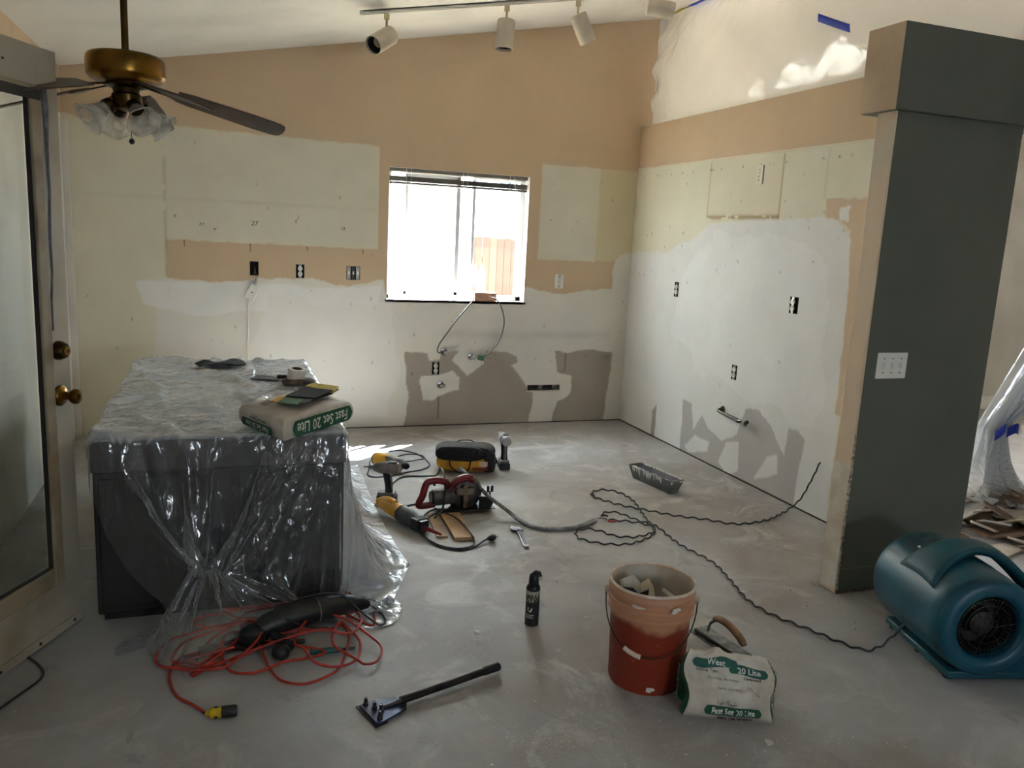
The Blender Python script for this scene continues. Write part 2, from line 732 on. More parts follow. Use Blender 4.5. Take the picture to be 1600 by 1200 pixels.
def back_colour(X, Z):
    c = np.empty(X.shape + (3,))
    c[:] = TAN
    A = lambda poly, rag=0.02, sc=9, seed=0: region(poly, X, Z, rag, sc, seed)
    # bare wall where the upper cabinets hung
    mixc(c, A([(-4.3, 2.20), (-4.05, 2.13), (-3.56, 2.142), (-2.13, 2.115), (-2.12, 1.372), (-3.59, 1.38), (-3.59, 0), (-4.3, 0)], 0.010, 14, 1), CREAM)
    mixc(c, A(rect(-3.585, 1.385, -2.125, 2.12), 0.008, 12, 2), (220, 215, 197))
    mixc(c, A([(-0.835, 2.087), (0.12, 2.09), (0.12, 1.36), (-0.315, 1.352), (-0.84, 1.342)], 0.012, 14, 3), (214, 204, 172))
    mixc(c, A(rect(-0.838, 1.345, -0.335, 2.087), 0.008, 14, 4), (219, 213, 196))
    # joint compound over everything below the tiled strip
    mixc(c, A([(-3.80, 1.084), (-3.59, 1.115), (-3.40, 1.108), (-3.30, 1.098), (-3.03, 1.115), (-2.61, 1.135), (-2.34, 1.088), (-2.08, 1.142), (-2.05, 1.0),
               (-0.94, 1.0), (-0.94, 1.12), (-0.85, 1.10), (-0.60, 1.075), (-0.40, 1.11), (-0.18, 1.12), (-0.15, 1.36), (-0.06, 1.43), (0.1, 1.45), (0.12, -0.1), (-3.75, -0.1), (-3.66, 0.9)], 0.028, 7, 5), WHITE)
    mixc(c, A([(-3.79, 1.08), (-3.3, 1.09), (-3.02, 1.10), (-2.35, 1.08), (-2.1, 1.10), (-2.1, 0.93), (-2.7, 0.9), (-3.11, 0.885), (-3.43, 0.845), (-3.73, 0.92)], 0.03, 6, 6), MUD)
    mixc(c, A([(-2.9, 1.0), (-2.05, 0.95), (-1.95, 0.5), (-2.0, 0.1), (-2.6, 0.05), (-3.1, 0.4)], 0.08, 5, 7), (231, 229, 224))
    # bare grey drywall paper round the plumbing
    mixc(c, A([(-1.90, 0.60), (-1.73, 0.589), (-1.713, 0.523), (-1.61, 0.523), (-1.607, 0.594), (-1.47, 0.60), (-1.52, 0.523), (-1.389, 0.398), (-1.275, 0.48), (-1.237, 0.60),
               (-1.084, 0.60), (-0.972, 0.552), (-0.964, 0.499), (-1.024, 0.478), (-0.942, 0.393), (-0.893, 0.328), (-0.821, 0.252), (-0.816, 0.165), (-0.853, -0.02), (-1.90, -0.02), (-1.86, 0.2), (-1.885, 0.4)], 0.016, 11, 8), PAPER)
    mixc(c, A([(-0.638, 0.605), (-0.615, 0.422), (-0.473, 0.388), (-0.475, 0.246), (-0.53, 0.192), (-0.599, 0.182), (-0.646, -0.02), (-0.16, -0.02), (-0.145, 0.2), (-0.109, 0.594), (-0.348, 0.616), (-0.545, 0.589)], 0.014, 11, 9), PAPER)
    mixc(c, A([(-1.774, 0.351), (-1.766, 0.402), (-1.632, 0.41), (-1.507, 0.44), (-1.447, 0.388), (-1.454, 0.294), (-1.616, 0.245), (-1.666, 0.204), (-1.739, 0.211)], 0.014, 11, 10), WHITE)
    # faint dirty bands left by the old worktop
    band = np.exp(-((Z - 0.735) / 0.035) ** 2) * (X > -1.62) * (X < -0.15) * fbm(X * 4, Z * 9, 33)
    c -= (band * 26)[..., None]
    band2 = np.exp(-((Z - 1.66) / 0.012) ** 2) * (X < -2.13) * (X > -4.1) * fbm(X * 3, Z * 9, 34)
    c -= (band2 * 14)[..., None]
    s = np.exp(-((X + 3.59) / 0.01) ** 2) * (Z < 2.12) * (Z > 1.0) * (fbm(X * 20, Z * 6, 35) > 0.5)
    c -= (s * 22)[..., None]
    s = np.exp(-((X + 0.545) / 0.006) ** 2) * (Z < 0.6) * (Z > 0.43) + np.exp(-((X + 1.618) / 0.006) ** 2) * (Z < 0.25) * (Z > 0.05)
    c -= (s * 50)[..., None]
    # nail holes and scuffs
    rng = random.Random(4)
    for k in range(70):
        x, z = rng.uniform(-4.1, 0), rng.choice([rng.uniform(0.1, 1.1), rng.uniform(0.3, 0.9), rng.uniform(1.3, 2.1)])
        d = np.hypot(X - x, (Z - z) * rng.choice([1, 1, 0.4]))
        c -= (np.exp(-(d / 0.0045) ** 2) * rng.uniform(20, 90))[..., None]
    return np.clip(c, 20, 255)


us = np.unique(np.round(np.concatenate([np.arange(-4.2, 0.101, 0.01), [W0, W1]]), 4))
vs = np.unique(np.round(np.concatenate([np.arange(0, 3.36, 0.01), [WZ0, WZ1]]), 4))
us, vs = snap(list(us), CUT_BACK, 0), snap(list(vs), CUT_BACK, 1)
wall_back = struct(painted_wall('wall_back', us, vs, lambda U, V: np.stack([U, np.zeros_like(U), V], -1), back_colour,
                                lambda u, v: ((u > W0) & (u < W1) & (v > WZ0) & (v < WZ1)) | (v > ceil_z(u) + 0.03) | in_cuts(u, v, CUT_BACK), M_WALL),
                   'back wall half stripped to drywall and joint compound, tan paint above')

# ---- right wall, about head-and-a-half high, open above


def right_colour(Y, Z):
    c = np.empty(Y.shape + (3,))
    c[:] = CREAM
    A = lambda poly, rag=0.02, sc=9, seed=0: region(poly, Y, Z, rag, sc, seed)
    mixc(c, A(rect(-3.4, 2.108, 0.1, 2.6), 0.004, 14, 20), (206, 180, 148))
    mixc(c, A(rect(-1.88, 1.72, -1.09, 2.1), 0.006, 12, 21), (222, 214, 190))
    mixc(c, A([(-0.05, 1.43), (-0.53, 1.46), (-0.89, 1.555), (-1.13, 1.68), (-1.58, 1.70), (-1.95, 1.70), (-2.16, 1.70), (-2.40, 1.69), (-2.53, 1.60), (-2.56, 1.33), (-2.58, 0.63), (-2.62, -0.1), (0.1, -0.1), (0.1, 1.43)], 0.035, 6, 22), (228, 227, 223))
    mixc(c, A([(-0.9, 1.45), (-1.3, 1.60), (-2.2, 1.62), (-2.45, 1.45), (-2.4, 0.5), (-1.2, 0.6), (-0.7, 0.9)], 0.12, 4, 23), MUD)
    tanp = A([(-2.30, 1.812), (-2.31, 1.712), (-2.42, 1.692), (-2.52, 1.641), (-2.558, 1.33), (-2.575, 0.63), (-3.4, 0.60), (-3.4, 1.812)], 0.012, 12, 24)
    mixc(c, tanp, TAN)
    mixc(c, A(rect(-2.50, 1.70, -2.42, 1.77), 0.02, 22, 25), MUD)
    mixc(c, A([(-0.988, 0.387), (-1.108, 0.376), (-1.155, 0.189), (-1.262, 0.321), (-1.336, 0.25), (-1.523, 0.202), (-1.679, 0.284), (-1.754, 0.481), (-1.906, 0.498), (-2.03, 0.418), (-2.102, 0.344),
               (-2.184, 0.274), (-2.198, 0.459), (-2.286, 0.465), (-2.357, 0.425), (-2.325, 0.239), (-2.317, -0.05), (-0.999, -0.05)], 0.016, 9, 26), (181, 177, 174))
    mixc(c, A([(-1.06, 0.055), (-1.192, 0.162), (-1.382, 0.157), (-1.362, 0.091), (-1.118, 0.015)], 0.014, 9, 27), (224, 223, 219))
    mixc(c, A([(-1.505, 0.052), (-1.58, 0.208), (-1.712, 0.251), (-1.746, 0.053), (-1.615, -0.01)], 0.014, 9, 28), (224, 223, 219))
    mixc(c, A([(-1.906, 0.044), (-2.026, 0.23), (-2.115, 0.27), (-2.135, 0.153), (-2.025, 0.089)], 0.012, 9, 29), (224, 223, 219))
    mixc(c, A([(-0.544, 0.197), (-0.611, 0.261), (-0.615, -0.02), (-0.556, 0.002)], 0.01, 9, 30), PAPER)
    # seams, a burnt edge round the old hood panel, staples
    for y in (-1.088, -1.885):
        s = np.exp(-((Y - y) / 0.008) ** 2) * (Z > 1.70) * (Z < 2.1)
        c -= (s[..., None] * np.array([40, 52, 70])) * (1.0 if y < -1.5 else 0.7)
    s = np.exp(-((Z - 1.715) / 0.014) ** 2) * (Y < -1.09) * (Y > -1.89) * (fbm(Y * 14, Z * 30, 36) > 0.42)
    c -= s[..., None] * np.array([56, 72, 88])
    s = np.exp(-((Y + 2.28) / 0.006) ** 2) * (Z > 1.81) * (Z < 2.1)
    c -= s[..., None] * 18
    rng = random.Random(9)
    for k in range(60):
        y, z = rng.uniform(-2.5, -0.05), rng.choice([2.04, rng.uniform(0.2, 2.0), rng.uniform(1.3, 2.0)])
        d = np.hypot(Y - y, Z - z)
        c -= (np.exp(-(d / 0.006) ** 2) * rng.uniform(30, 90))[..., None]
    return np.clip(c, 20, 255)


ys = np.round(np.arange(-3.305, 0.001, 0.01), 4)
ys = np.append(ys, 0.0)
zs = np.round(np.arange(0, 2.441, 0.01), 4)
ys, zs = snap(list(ys), CUT_RIGHT, 0), snap(list(zs), CUT_RIGHT, 1)
wall_right = struct(painted_wall('wall_right', ys, zs, lambda U, V: np.stack([np.zeros_like(U), U, V], -1), right_colour,
                                 lambda u, v: in_cuts(u, v, CUT_RIGHT), M_WALL, flip=False),
                    'right wall smeared with joint compound, tan strip along its top')
MB().bar((0.056, -3.305, 0), (0.075, -0.002, 2.44)).bar((0.0, -3.305, 2.4395), (0.075, -0.002, 2.442)).build('wall_core', M_CREAMW, wall_right, smooth=0)
# the soft ledge along the tan strip
MB().bar((-0.006, -3.3, 2.106), (0.0, -0.002, 2.112)).build('caulk_line', mat('caulk', (226, 218, 200), 0.6), wall_right, smooth=0)

# ---- stub wall and beam, grey-green towards the camera, tan end
stub = struct(MB().bar((-0.630, -3.412, 0), (0.072, -3.306, 2.105)).build('wall_stub', mat('stub_end_paint', (220, 196, 166), 0.7, col2=(214, 206, 192), vscale=2.0, vlo=0.55, vhi=0.7), smooth=0, bevel=0.006),
              'wall stub with tan end and dark grey-green face')
MB().bar((-0.622, -3.4155, 0.012), (0.070, -3.411, 2.104)).build('green_face', M_GREEN, stub, smooth=0)
MB().bar((0.0705, -3.41, 0.0), (0.0755, -3.308, 2.104)).build('green_return', M_GREEN, stub, smooth=0)
MB().bar((-0.6325, -3.408, 0.02), (-0.6298, -3.309, 0.60)).build('mud_patch', mat('mud_on_stub', (222, 216, 204), 0.8, col2=(205, 190, 168), vscale=9), stub, smooth=0)
# ragged strip of raw edge and the scribe line near the floor
mb = MB()
rng = random.Random(2)
for k in range(34):
    x = -0.62 + k * 0.0205
    mb.box((x, -3.4165, 0.006 + rng.uniform(0, 0.007)), (0.022, 0.006, rng.uniform(0.008, 0.020)))
mb.build('torn_bottom_edge', mat('raw_plaster', (120, 104, 84), 0.9, col2=(70, 60, 50), vscale=60), stub, smooth=0)
mb = MB()
for k in range(40):
    z = k * 0.0185
    mb.box((-0.6285 + rng.uniform(-.003, .003), -3.4145, z + 0.009), (rng.uniform(0.005, 0.012), 0.005, 0.02))
mb.build('chipped_corner', mat('chipped_plaster', (200, 190, 172), 0.9, col2=(120, 105, 88), vscale=80), stub, smooth=0)
MB().bar((-0.618, -3.4165, 0.118), (0.07, -3.4150, 0.121)).build('scribe_line', mat('scribe', (138, 138, 124), 0.8), stub, smooth=0)
beam = struct(MB().bar((-0.662, -3.436, 2.10), (2.8, -3.236, 2.436)).build('wall_beam', M_TANW, smooth=0, bevel=0.004),
              'boxed beam over the stub wall, tan end and grey-green face')
MB().bar((-0.658, -3.4395, 2.101), (2.8, -3.435, 2.435)).build('green_face', M_GREEN, beam, smooth=0)
MB().bar((-0.655, -3.436, 2.0985), (2.8, -3.240, 2.1005)).build('green_underside', M_GREEN, beam, smooth=0)

# ---- left wall with the open doorway (outside the frame), rear wall, far room
mb = MB()
mb.bar((-4.32, -3.73, 0), (-4.2, 0.12, 2.452))
mb.bar((-4.32, -9.5, 0), (-4.2, -4.66, 2.452))
mb.bar((-4.32, -4.66, 2.06), (-4.2, -3.73, 2.452))
wall_left = struct(mb.build('wall_left', M_CREAMW, smooth=0), 'cream left wall behind the open door')
mb = MB()
mb.bar((-4.2015, -3.7, 2.16), (-4.196, 0, 2.45))
mb.build('tan_band', M_TANW, wall_left, smooth=0)
struct(MB().bar((-4.198, -0.030, 0), (-4.160, -0.001, 2.12)).build('trim_1', M_CREAMW, smooth=0), 'narrow trim in the left corner')
mb = MB()
mb.bar((-4.35, -9.6, 0), (-1.62, -9.5, 4.0)).bar((-0.98, -9.6, 0), (7.2, -9.5, 4.0)).bar((-1.62, -9.6, 0), (-0.98, -9.5, 1.20)).bar((-1.62, -9.6, 1.80), (-0.98, -9.5, 4.0))  # opening added in the unseen wall to let fill light in
struct(mb.build('wall_rear', M_CREAMW, smooth=0))
struct(MB().bar((7.2, -9.6, 0), (7.3, 0.12, 4.0)).build('wall_end', M_CREAMW, smooth=0))
mb = MB()
mb.bar((0.10, 0.0, 0), (0.9, 0.12, 3.9))
mb.bar((0.9, 0.0, 0), (1.85, 0.12, 0.85))
mb.bar((0.9, 0.0, 2.1), (1.85, 0.12, 3.9))
mb.bar((1.85, 0.0, 0), (7.2, 0.12, 3.9))
struct(mb.build('wall_far', M_CREAMW, smooth=0), 'cream wall of the next room')
mb = MB()
mb.bar((0.08, -0.018, 0), (7.2, 0.0, 0.10))
mb.bar((0.08, -0.012, 0.10), (7.2, 0.0, 0.13))
struct(mb.build('baseboard_far', M_WHITE, smooth=0), 'white baseboard of the next room')

# ---- ceiling: rises to a ridge over the next room
mb = MB()
mb.add([(-4.35, -9.6, ceil_z(-4.35)), (2.2, -9.6, ceil_z(2.2)), (2.2, 0.15, ceil_z(2.2)), (-4.35, 0.15, ceil_z(-4.35)),
        (7.3, -9.6, ceil_z(-2.9)), (7.3, 0.15, ceil_z(-2.9))], [(0, 3, 2, 1), (1, 2, 5, 4)])
ceiling = struct(mb.build('ceiling', M_CEIL, smooth=0, solid=0.0), 'white sloping ceiling')
# outer roof skin so that no daylight leaks in
mb = MB()
mb.add([(-4.9, -9.9, ceil_z(-4.9) + .12), (2.2, -9.9, ceil_z(2.2) + .12), (2.2, 0.75, ceil_z(2.2) + .12), (-4.9, 0.75, ceil_z(-4.9) + .12),
        (7.9, -9.9, ceil_z(-3.5) + .12), (7.9, 0.75, ceil_z(-3.5) + .12)], [(0, 1, 2, 3), (1, 4, 5, 2)])
struct(mb.build('roof', mat('roof_felt', (120, 110, 100), 0.9), smooth=0))

# ---- dark joint between walls and floor
mb = MB()
mb.bar((-2.4, -0.004, 0.0), (0.0, 0.0, 0.007))
mb.build('floor_gap', M_DARKLINE, wall_back, smooth=0)
MB().bar((-0.004, -3.3, 0), (0.0, 0, 0.008)).build('floor_gap', M_DARKLINE, wall_right, smooth=0)

# ---- window_1: drywall reveal, white slider
M_VINYL = mat('white_window_vinyl', (232, 233, 234), 0.4)
M_ALU = mat('window_aluminium', (196, 198, 200), 0.45)
M_GLASS = glass_mat('window_glass')
win = struct(thing('window_1', 'white sliding window with raised blind', 'window'))
del win['category']
mb = MB()
mb.bar((W0 - 0.012, 0.0, WZ0 - 0.02), (W1 + 0.012, 0.17, WZ0 - 0.0005))
mb.bar((W0 - 0.012, 0.001, WZ1 + 0.0005), (W1 + 0.012, 0.17, WZ1 + 0.02))
mb.bar((W0 - 0.02, 0.001, WZ0 - .02), (W0 - 0.0005, 0.17, WZ1 + .02))
mb.bar((W1 + 0.0005, 0.001, WZ0 - .02), (W1 + 0.02, 0.17, WZ1 + .02))
mb.build('reveal', mat('reveal_paint', (238, 237, 232), 0.6), win, smooth=0)
mb = MB()
fy0, fy1 = 0.10, 0.165
mb.bar((W0, fy0, WZ0), (W1, fy1, WZ0 + 0.035))
mb.bar((W0, fy0, WZ1 - 0.035), (W1, fy1, WZ1))
mb.bar((W0, fy0, WZ0), (W0 + 0.035, fy1, WZ1))
mb.bar((W1 - 0.040, fy0, WZ0), (W1, fy1, WZ1))
mb.build('frame', M_VINYL, win, bevel=0.003, smooth=0)
mb = MB()
mb.bar((-1.365, 0.120, WZ0 + .03), (-1.340, 0.150, WZ1 - .03))
mb.build('meeting_stile', M_ALU, win, bevel=0.002, smooth=0)
for a, b, nm in ((-2.015, -1.365, 'fixed_pane'), (-1.340, -0.98, 'dimmed_pane')):
    MB().bar((a, 0.136, WZ0 + .035), (b, 0.139, WZ1 - .035)).build(nm, M_GLASS if nm == 'fixed_pane' else glass_mat('view_dimming_glass', (0.66, 0.68, 0.69)), win, smooth=0)  # tint added to darken the bright view outside
sash = MB()
sash.bar((-1.905, 0.105, WZ0 + .035), (-1.880, 0.125, WZ1 - .035))
sash.bar((-1.500, 0.105, WZ0 + .035), (-1.468, 0.125, WZ1 - .035))
sash.bar((-1.905, 0.105, WZ0 + .035), (-1.468, 0.125, WZ0 + .060))
sash.bar((-1.905, 0.105, WZ1 - .060), (-1.468, 0.125, WZ1 - .035))
sash = sash.build('sliding_sash', M_ALU, win, bevel=0.002, smooth=0)
MB().bar((-1.880, 0.113, WZ0 + .06), (-1.50, 0.116, WZ1 - .06)).build('pane', M_GLASS, sash, smooth=0)
MB().box((-1.915, 0.108, 1.50), (0.010, 0.012, 0.07)).build('latch', mat('latch_grey', (90, 90, 92), 0.4), sash, bevel=0.002)

# raised blind under the window head
bl = thing('window_blind', 'raised grey slatted blind at the head of the kitchen window', 'blind', (-1.495, 0.045, 1.979))
M_BLIND = mat('blind_vinyl', (112, 106, 97), 0.5, col2=(98, 92, 84), vscale=8)
MB().box((0, 0, -0.014), (1.095, 0.040, 0.026)).build('head_rail', M_BLIND, bl, bevel=0.003, smooth=0)
slat_me = MB().grid(lambda u, v: ((u - .5) * 1.09, (v - .5) * 0.036, 0.003 * (1 - (2 * v - 1) ** 2)), 2, 5)
slat0 = slat_me.build('slat', M_BLIND, bl, solid=0.0022)
slat0.location = (0, 0, -0.062)
for k in range(1, 11):
    o = slat0.copy()
    COL.objects.link(o)
    o.parent = bl
    o.location = (0, 0, -0.062 - k * 0.0034)
    o.rotation_euler = (0, R(0.06 * math.sin(k * 2.1)), 0)
MB().box((0, 0, -0.108), (1.09, 0.038, 0.016)).build('bottom_rail', M_BLIND, bl, bevel=0.003, smooth=0)
for x in (-0.42, 0.02, 0.40):
    MB().cyl((x, -0.022, -0.002), (x, -0.022, -0.108), 0.0018, n=6).build('ladder_cord', M_VINYL, bl)
    MB().cyl((x + 0.035, -0.021, -0.002), (x + 0.035, -0.021, -0.110), 0.0012, n=6).build('lift_cord', M_VINYL, bl)
MB().cyl((0.445, -0.024, -0.02), (0.445, -0.030, -0.22), 0.0022, n=6).build('pull_cord', M_VINYL, bl)

# ---- unseen enclosure added outside the left doorway to block its daylight
mb = MB()
mb.bar((-7.6, -7.6, 2.35), (-4.32, -1.4, 2.47))
mb.bar((-7.6, -7.6, -0.3), (-7.5, -1.4, 2.26)).bar((-7.6, -7.6, -.3), (-4.32, -7.5, 2.47)).bar((-7.6, -1.5, -.3), (-4.32, -1.4, 2.47))
struct(mb.build('doorway_light_block', mat('light_block_stucco', (188, 172, 150), .9), smooth=0))
struct(MB().bar((-7.6, -7.6, -.4), (-4.32, -1.4, -.02)).build('light_block_floor', mat('light_block_concrete', (150, 144, 136), .9), smooth=0))

# ---- outside: gravel yard, neighbour's wall, board fence, block wall, trees
struct(MB().bar((-14, 0.12, -0.5), (22, 26, -0.3)).build('ground_outside', mat('yard_gravel', (190, 178, 160), 0.95, col2=(160, 148, 130), vscale=8), smooth=0))
nb = thing('neighbour_house', 'white stucco house wall close outside the kitchen window', 'house', (-4.5, 3.0, -0.3))
MB().bar((-6, 0, 0), (3.96, 0.3, 4.2)).build('stucco_wall', mat('white_stucco', (240, 240, 238), 0.9, bump=0.3, bscale=60), nb, smooth=0)
MB().bar((-6.2, -0.5, 4.2), (4.3, 1.5, 4.35)).build('eave', M_WHITE, nb, smooth=0)
fence = thing('board_fence', 'brown wooden board fence outside the window', 'fence', (-0.45, 4.0, -0.3))
M_FB = [mat('fence_board_' + w, c, 0.85, col2=c2, vscale=5) for w, c, c2 in (('brown', (70, 54, 44), (58, 45, 36)), ('tan', (84, 66, 52), (70, 54, 42)), ('grey_brown', (62, 50, 43), (54, 43, 36)))]
rng = random.Random(5)
base_me = {}
for k in range(40):
    mi = rng.randrange(3)
    if mi not in base_me:
        o = MB().bar((0, 0, 0), (0.092, 0.018, 1.78)).build('board', M_FB[mi], fence, smooth=0)
        base_me[mi] = o.data
    else:
        o = bpy.data.objects.new('board', base_me[mi])
        COL.objects.link(o)
        o.parent = fence
    o.location = (k * 0.098, rng.uniform(-.004, .004), rng.uniform(-.012, .012))
for z in (0.35, 1.45):
    MB().bar((0, 0.024, z), (3.9, 0.06, z + 0.09)).build('rail', M_FB[0], fence, smooth=0)
bw = thing('block_wall', 'white block wall rising behind the board fence', 'wall', (-2.0, 8.0, -0.3))
M_BLK = mat('white_block', (240, 238, 234), 0.9, bump=0.2)
MB().bar((0, 0, 0), (9, 0.2, 2.2)).build('wall_body', M_BLK, bw, smooth=0)
capme = None
for k in range(22):
    if capme is None:
        o = MB().bar((0, -0.02, 2.2), (0.395, 0.22, 2.40)).build('cap_block', M_BLK, bw, smooth=0, bevel=0.006)
        capme = o.data
    else:
        o = bpy.data.objects.new('cap_block', capme)
        COL.objects.link(o)
        o.parent = bw
    o.location = (0.01 + k * 0.405, 0, 0)


def leafy(name, label, loc, rx, rz, n, seed, cols, trunk=True):
    rng = random.Random(seed)
    root = thing(name, label, 'tree', loc, group='trees beyond the block wall')
    mb = MB()
    for k in range(n):
        a, b = rng.uniform(0, 6.283), math.acos(rng.uniform(-1, 1))
        r = rng.uniform(0.45, 1.0)
        p = Vector((rx * r * math.sin(b) * math.cos(a), rx * r * math.sin(b) * math.sin(a), rz + rz * r * math.cos(b)))
        q = Euler((rng.uniform(0, 6), rng.uniform(0, 6), rng.uniform(0, 6))).to_matrix().to_4x4()
        s = rng.uniform(0.07, 0.15)
        mb.add([(-s, 0, 0), (0, -s * .4, 0.02), (s, 0, 0), (0, s * .4, 0.02)], [(0, 1, 2, 3)], Matrix.Translation(p) @ q)
    f = mb.build('foliage', cols, root, smooth=0)
    f['kind'] = 'stuff'
    if trunk:
        MB().tube([(0, 0, -2.5), (0.05, 0, -1), (0, 0.05, 0.3), (0.1, 0, rz)], [0.14, 0.11, 0.09, 0.05], 8).build('trunk', mat('bark_' + str(seed), (108, 90, 74), 0.95, col2=(80, 66, 54), vscale=20), root)
    return root


leafy('garden_tree', 'pale green tree seen through the top of the window pane', (0.9, 10.5, 2.4), 1.2, 1.2, 900, 3, mat('leaf_pale', (92, 106, 62), 0.8, col2=(60, 78, 42), vscale=3))
leafy('garden_tree', 'darker bluish green tree beside the pale one beyond the wall', (3.7, 12.0, 2.3), 1.3, 1.3, 1000, 7, mat('leaf_blue', (64, 86, 66), 0.8, col2=(42, 60, 48), vscale=3))
# ================================================================== FIXTURES
M_DOOR = mat('door_paint', (178, 170, 152), 0.5, col2=(150, 138, 116), vscale=3.0, vlo=0.5, vhi=0.75)
M_DOORD = mat('door_moulding', (158, 144, 118), 0.55, col2=(116, 98, 72), vscale=5.0, vlo=0.45, vhi=0.7)
M_GASKET = mat('glazing_gasket', (42, 38, 33), 0.6)
M_SCREW = mat('screw_steel', (70, 66, 60), 0.4, 0.8)

# ---- open glazed door, hinged on the left wall
dr = struct(thing('door_1', 'open off-white door with one large glass pane', 'door', (-4.140, -3.722, 0), 64.43))
del dr['category']
DW, DZ0, DZ1 = 0.91, 0.014, 2.055
GX0, GX1, GZ0, GZ1 = 0.105, 0.805, 0.20, 1.925
MB().bar((0, 0, DZ0), (GX0, 0.044, DZ1)).build('stile', M_DOOR, dr, bevel=0.002, smooth=0)
MB().bar((GX1, 0, DZ0), (DW, 0.044, DZ1)).build('stile', M_DOOR, dr, bevel=0.002, smooth=0)
MB().bar((GX0, 0, GZ1), (GX1, 0.044, DZ1)).build('top_rail', M_DOOR, dr, smooth=0)
MB().bar((GX0, 0, DZ0), (GX1, 0.044, GZ0)).build('bottom_rail', M_DOOR, dr, smooth=0)
mb = MB()
w, d = 0.048, 0.012
mb.bar((GX0 - .004, -d, GZ0 - .004), (GX0 + w, 0.008, GZ1 + .004)).bar((GX1 - w, -d, GZ0 - .004), (GX1 + .004, 0.008, GZ1 + .004))
mb.bar((GX0 + w, -d, GZ0 - .004), (GX1 - w, 0.008, GZ0 + w + 0.02)).bar((GX0 + w, -d, GZ1 - w * .6), (GX1 - w, 0.008, GZ1 + .004))
mb.build('glazing_bead', M_DOORD, dr, bevel=0.006, smooth=0)
g0, g1, h0, h1 = GX0 + w, GX1 - w, GZ0 + w + .02, GZ1 - w * .6
mb = MB()
mb.bar((g0, -0.004, h0), (g0 + .006, 0.010, h1)).bar((g1 - .006, -0.004, h0), (g1, 0.010, h1)).bar((g0, -0.013, h1 - .014), (g1 + 0.05, -0.004, h1 + .018)).bar((g0, -0.004, h0), (g1, 0.010, h0 + .005))
mb.build('gasket', M_GASKET, dr, smooth=0)
MB().add([(g0, 0.020, h0), (g1, 0.020, h0), (g1, 0.020, h1), (g0, 0.020, h1)], [(0, 1, 2, 3)]).build('glass_pane', glass_mat('door_glass', (0.80, 0.83, 0.80), 0.03), dr, smooth=0)
sw = MB().bar((0.0, -0.006, 0.006), (DW, 0.0, 0.040)).build('sweep_strip', M_DOOR, dr, smooth=0, bevel=0.001)
for x in (0.05, 0.28, 0.47, 0.665, 0.855):
    MB().cyl((x, -0.006, 0.022), (x, -0.009, 0.022), 0.006, n=10).build('screw', M_SCREW, sw)
MB().cyl((0.655, -0.001, 1.985), (0.655, -0.004, 1.985), 0.004, n=8).build('screw', M_SCREW, dr)
# torn weather strip hanging down the face
mb = MB()
pts = [(0.835, 1.925, .030), (0.838, 1.86, .026), (0.840, 1.74, .016), (0.836, 1.60, .013), (0.832, 1.45, .013), (0.828, 1.32, .010), (0.822, 1.22, .012), (0.815, 1.12, .012)]
vv, ff = [], []
for i, (x, z, ww) in enumerate(pts):
    y = -0.003 - 0.004 * (i % 2)
    vv += [(x - ww / 2, y, z), (x, y - 0.004, z), (x + ww / 2, y, z)]
    if i:
        k = 3 * i
        ff += [(k - 3, k - 2, k + 1, k), (k - 2, k - 1, k + 2, k + 1)]
mb.add(vv, ff).build('torn_weather_strip', mat('weather_strip', (96, 94, 96), 0.6, col2=(128, 126, 130), vscale=18), dr, solid=0.002)
# deadbolt and knob
M_BRD = mat('dark_brass', (84, 66, 36), 0.32, 1.0, col2=(60, 48, 28), vscale=9)
db = MB().lathe([(0.034, 0), (0.034, 0.012), (0.026, 0.030), (0.024, 0.032)], 24, T(0.845, 0, 1.046) @ RX(90)).build('deadbolt', M_BRD, dr)
MB().lathe([(0.017, 0.0), (0.017, 0.006), (0.015, 0.008)], 20, T(0.845, -0.031, 1.046) @ RX(90)).build('cylinder', M_BRASS, db)
MB().lathe([(0.007, 0), (0.007, 0.002)], 12, T(0.845, -0.039, 1.046) @ RX(90)).build('keyhole', M_GASKET, db)
kn = MB().lathe([(0.036, 0), (0.036, 0.006), (0.030, 0.014), (0.016, 0.020), (0.013, 0.036), (0.020, 0.044), (0.027, 0.054), (0.027, 0.066), (0.021, 0.074), (0.010, 0.076)], 28, T(0.845, 0, 0.884) @ RX(90)).build('door_knob', M_BRASS, dr)
MB().lathe([(0.038, 0), (0.038, 0.005), (0.028, 0.013)], 28, T(0.845, 0.0, 0.884) @ RX(90)).build('rose', M_BRD, kn)
MB().lathe([(0.010, 0), (0.010, 0.002), (0.006, 0.003)], 14, T(0.845, -0.0755, 0.884) @ RX(90)).build('keyhole', M_BRD, kn)
for z in (0.25, 1.03, 1.82):
    MB().cyl((-0.006, 0.022, z - .05), (-0.006, 0.022, z + .05), 0.007, n=10).build('hinge', M_BRD, dr)

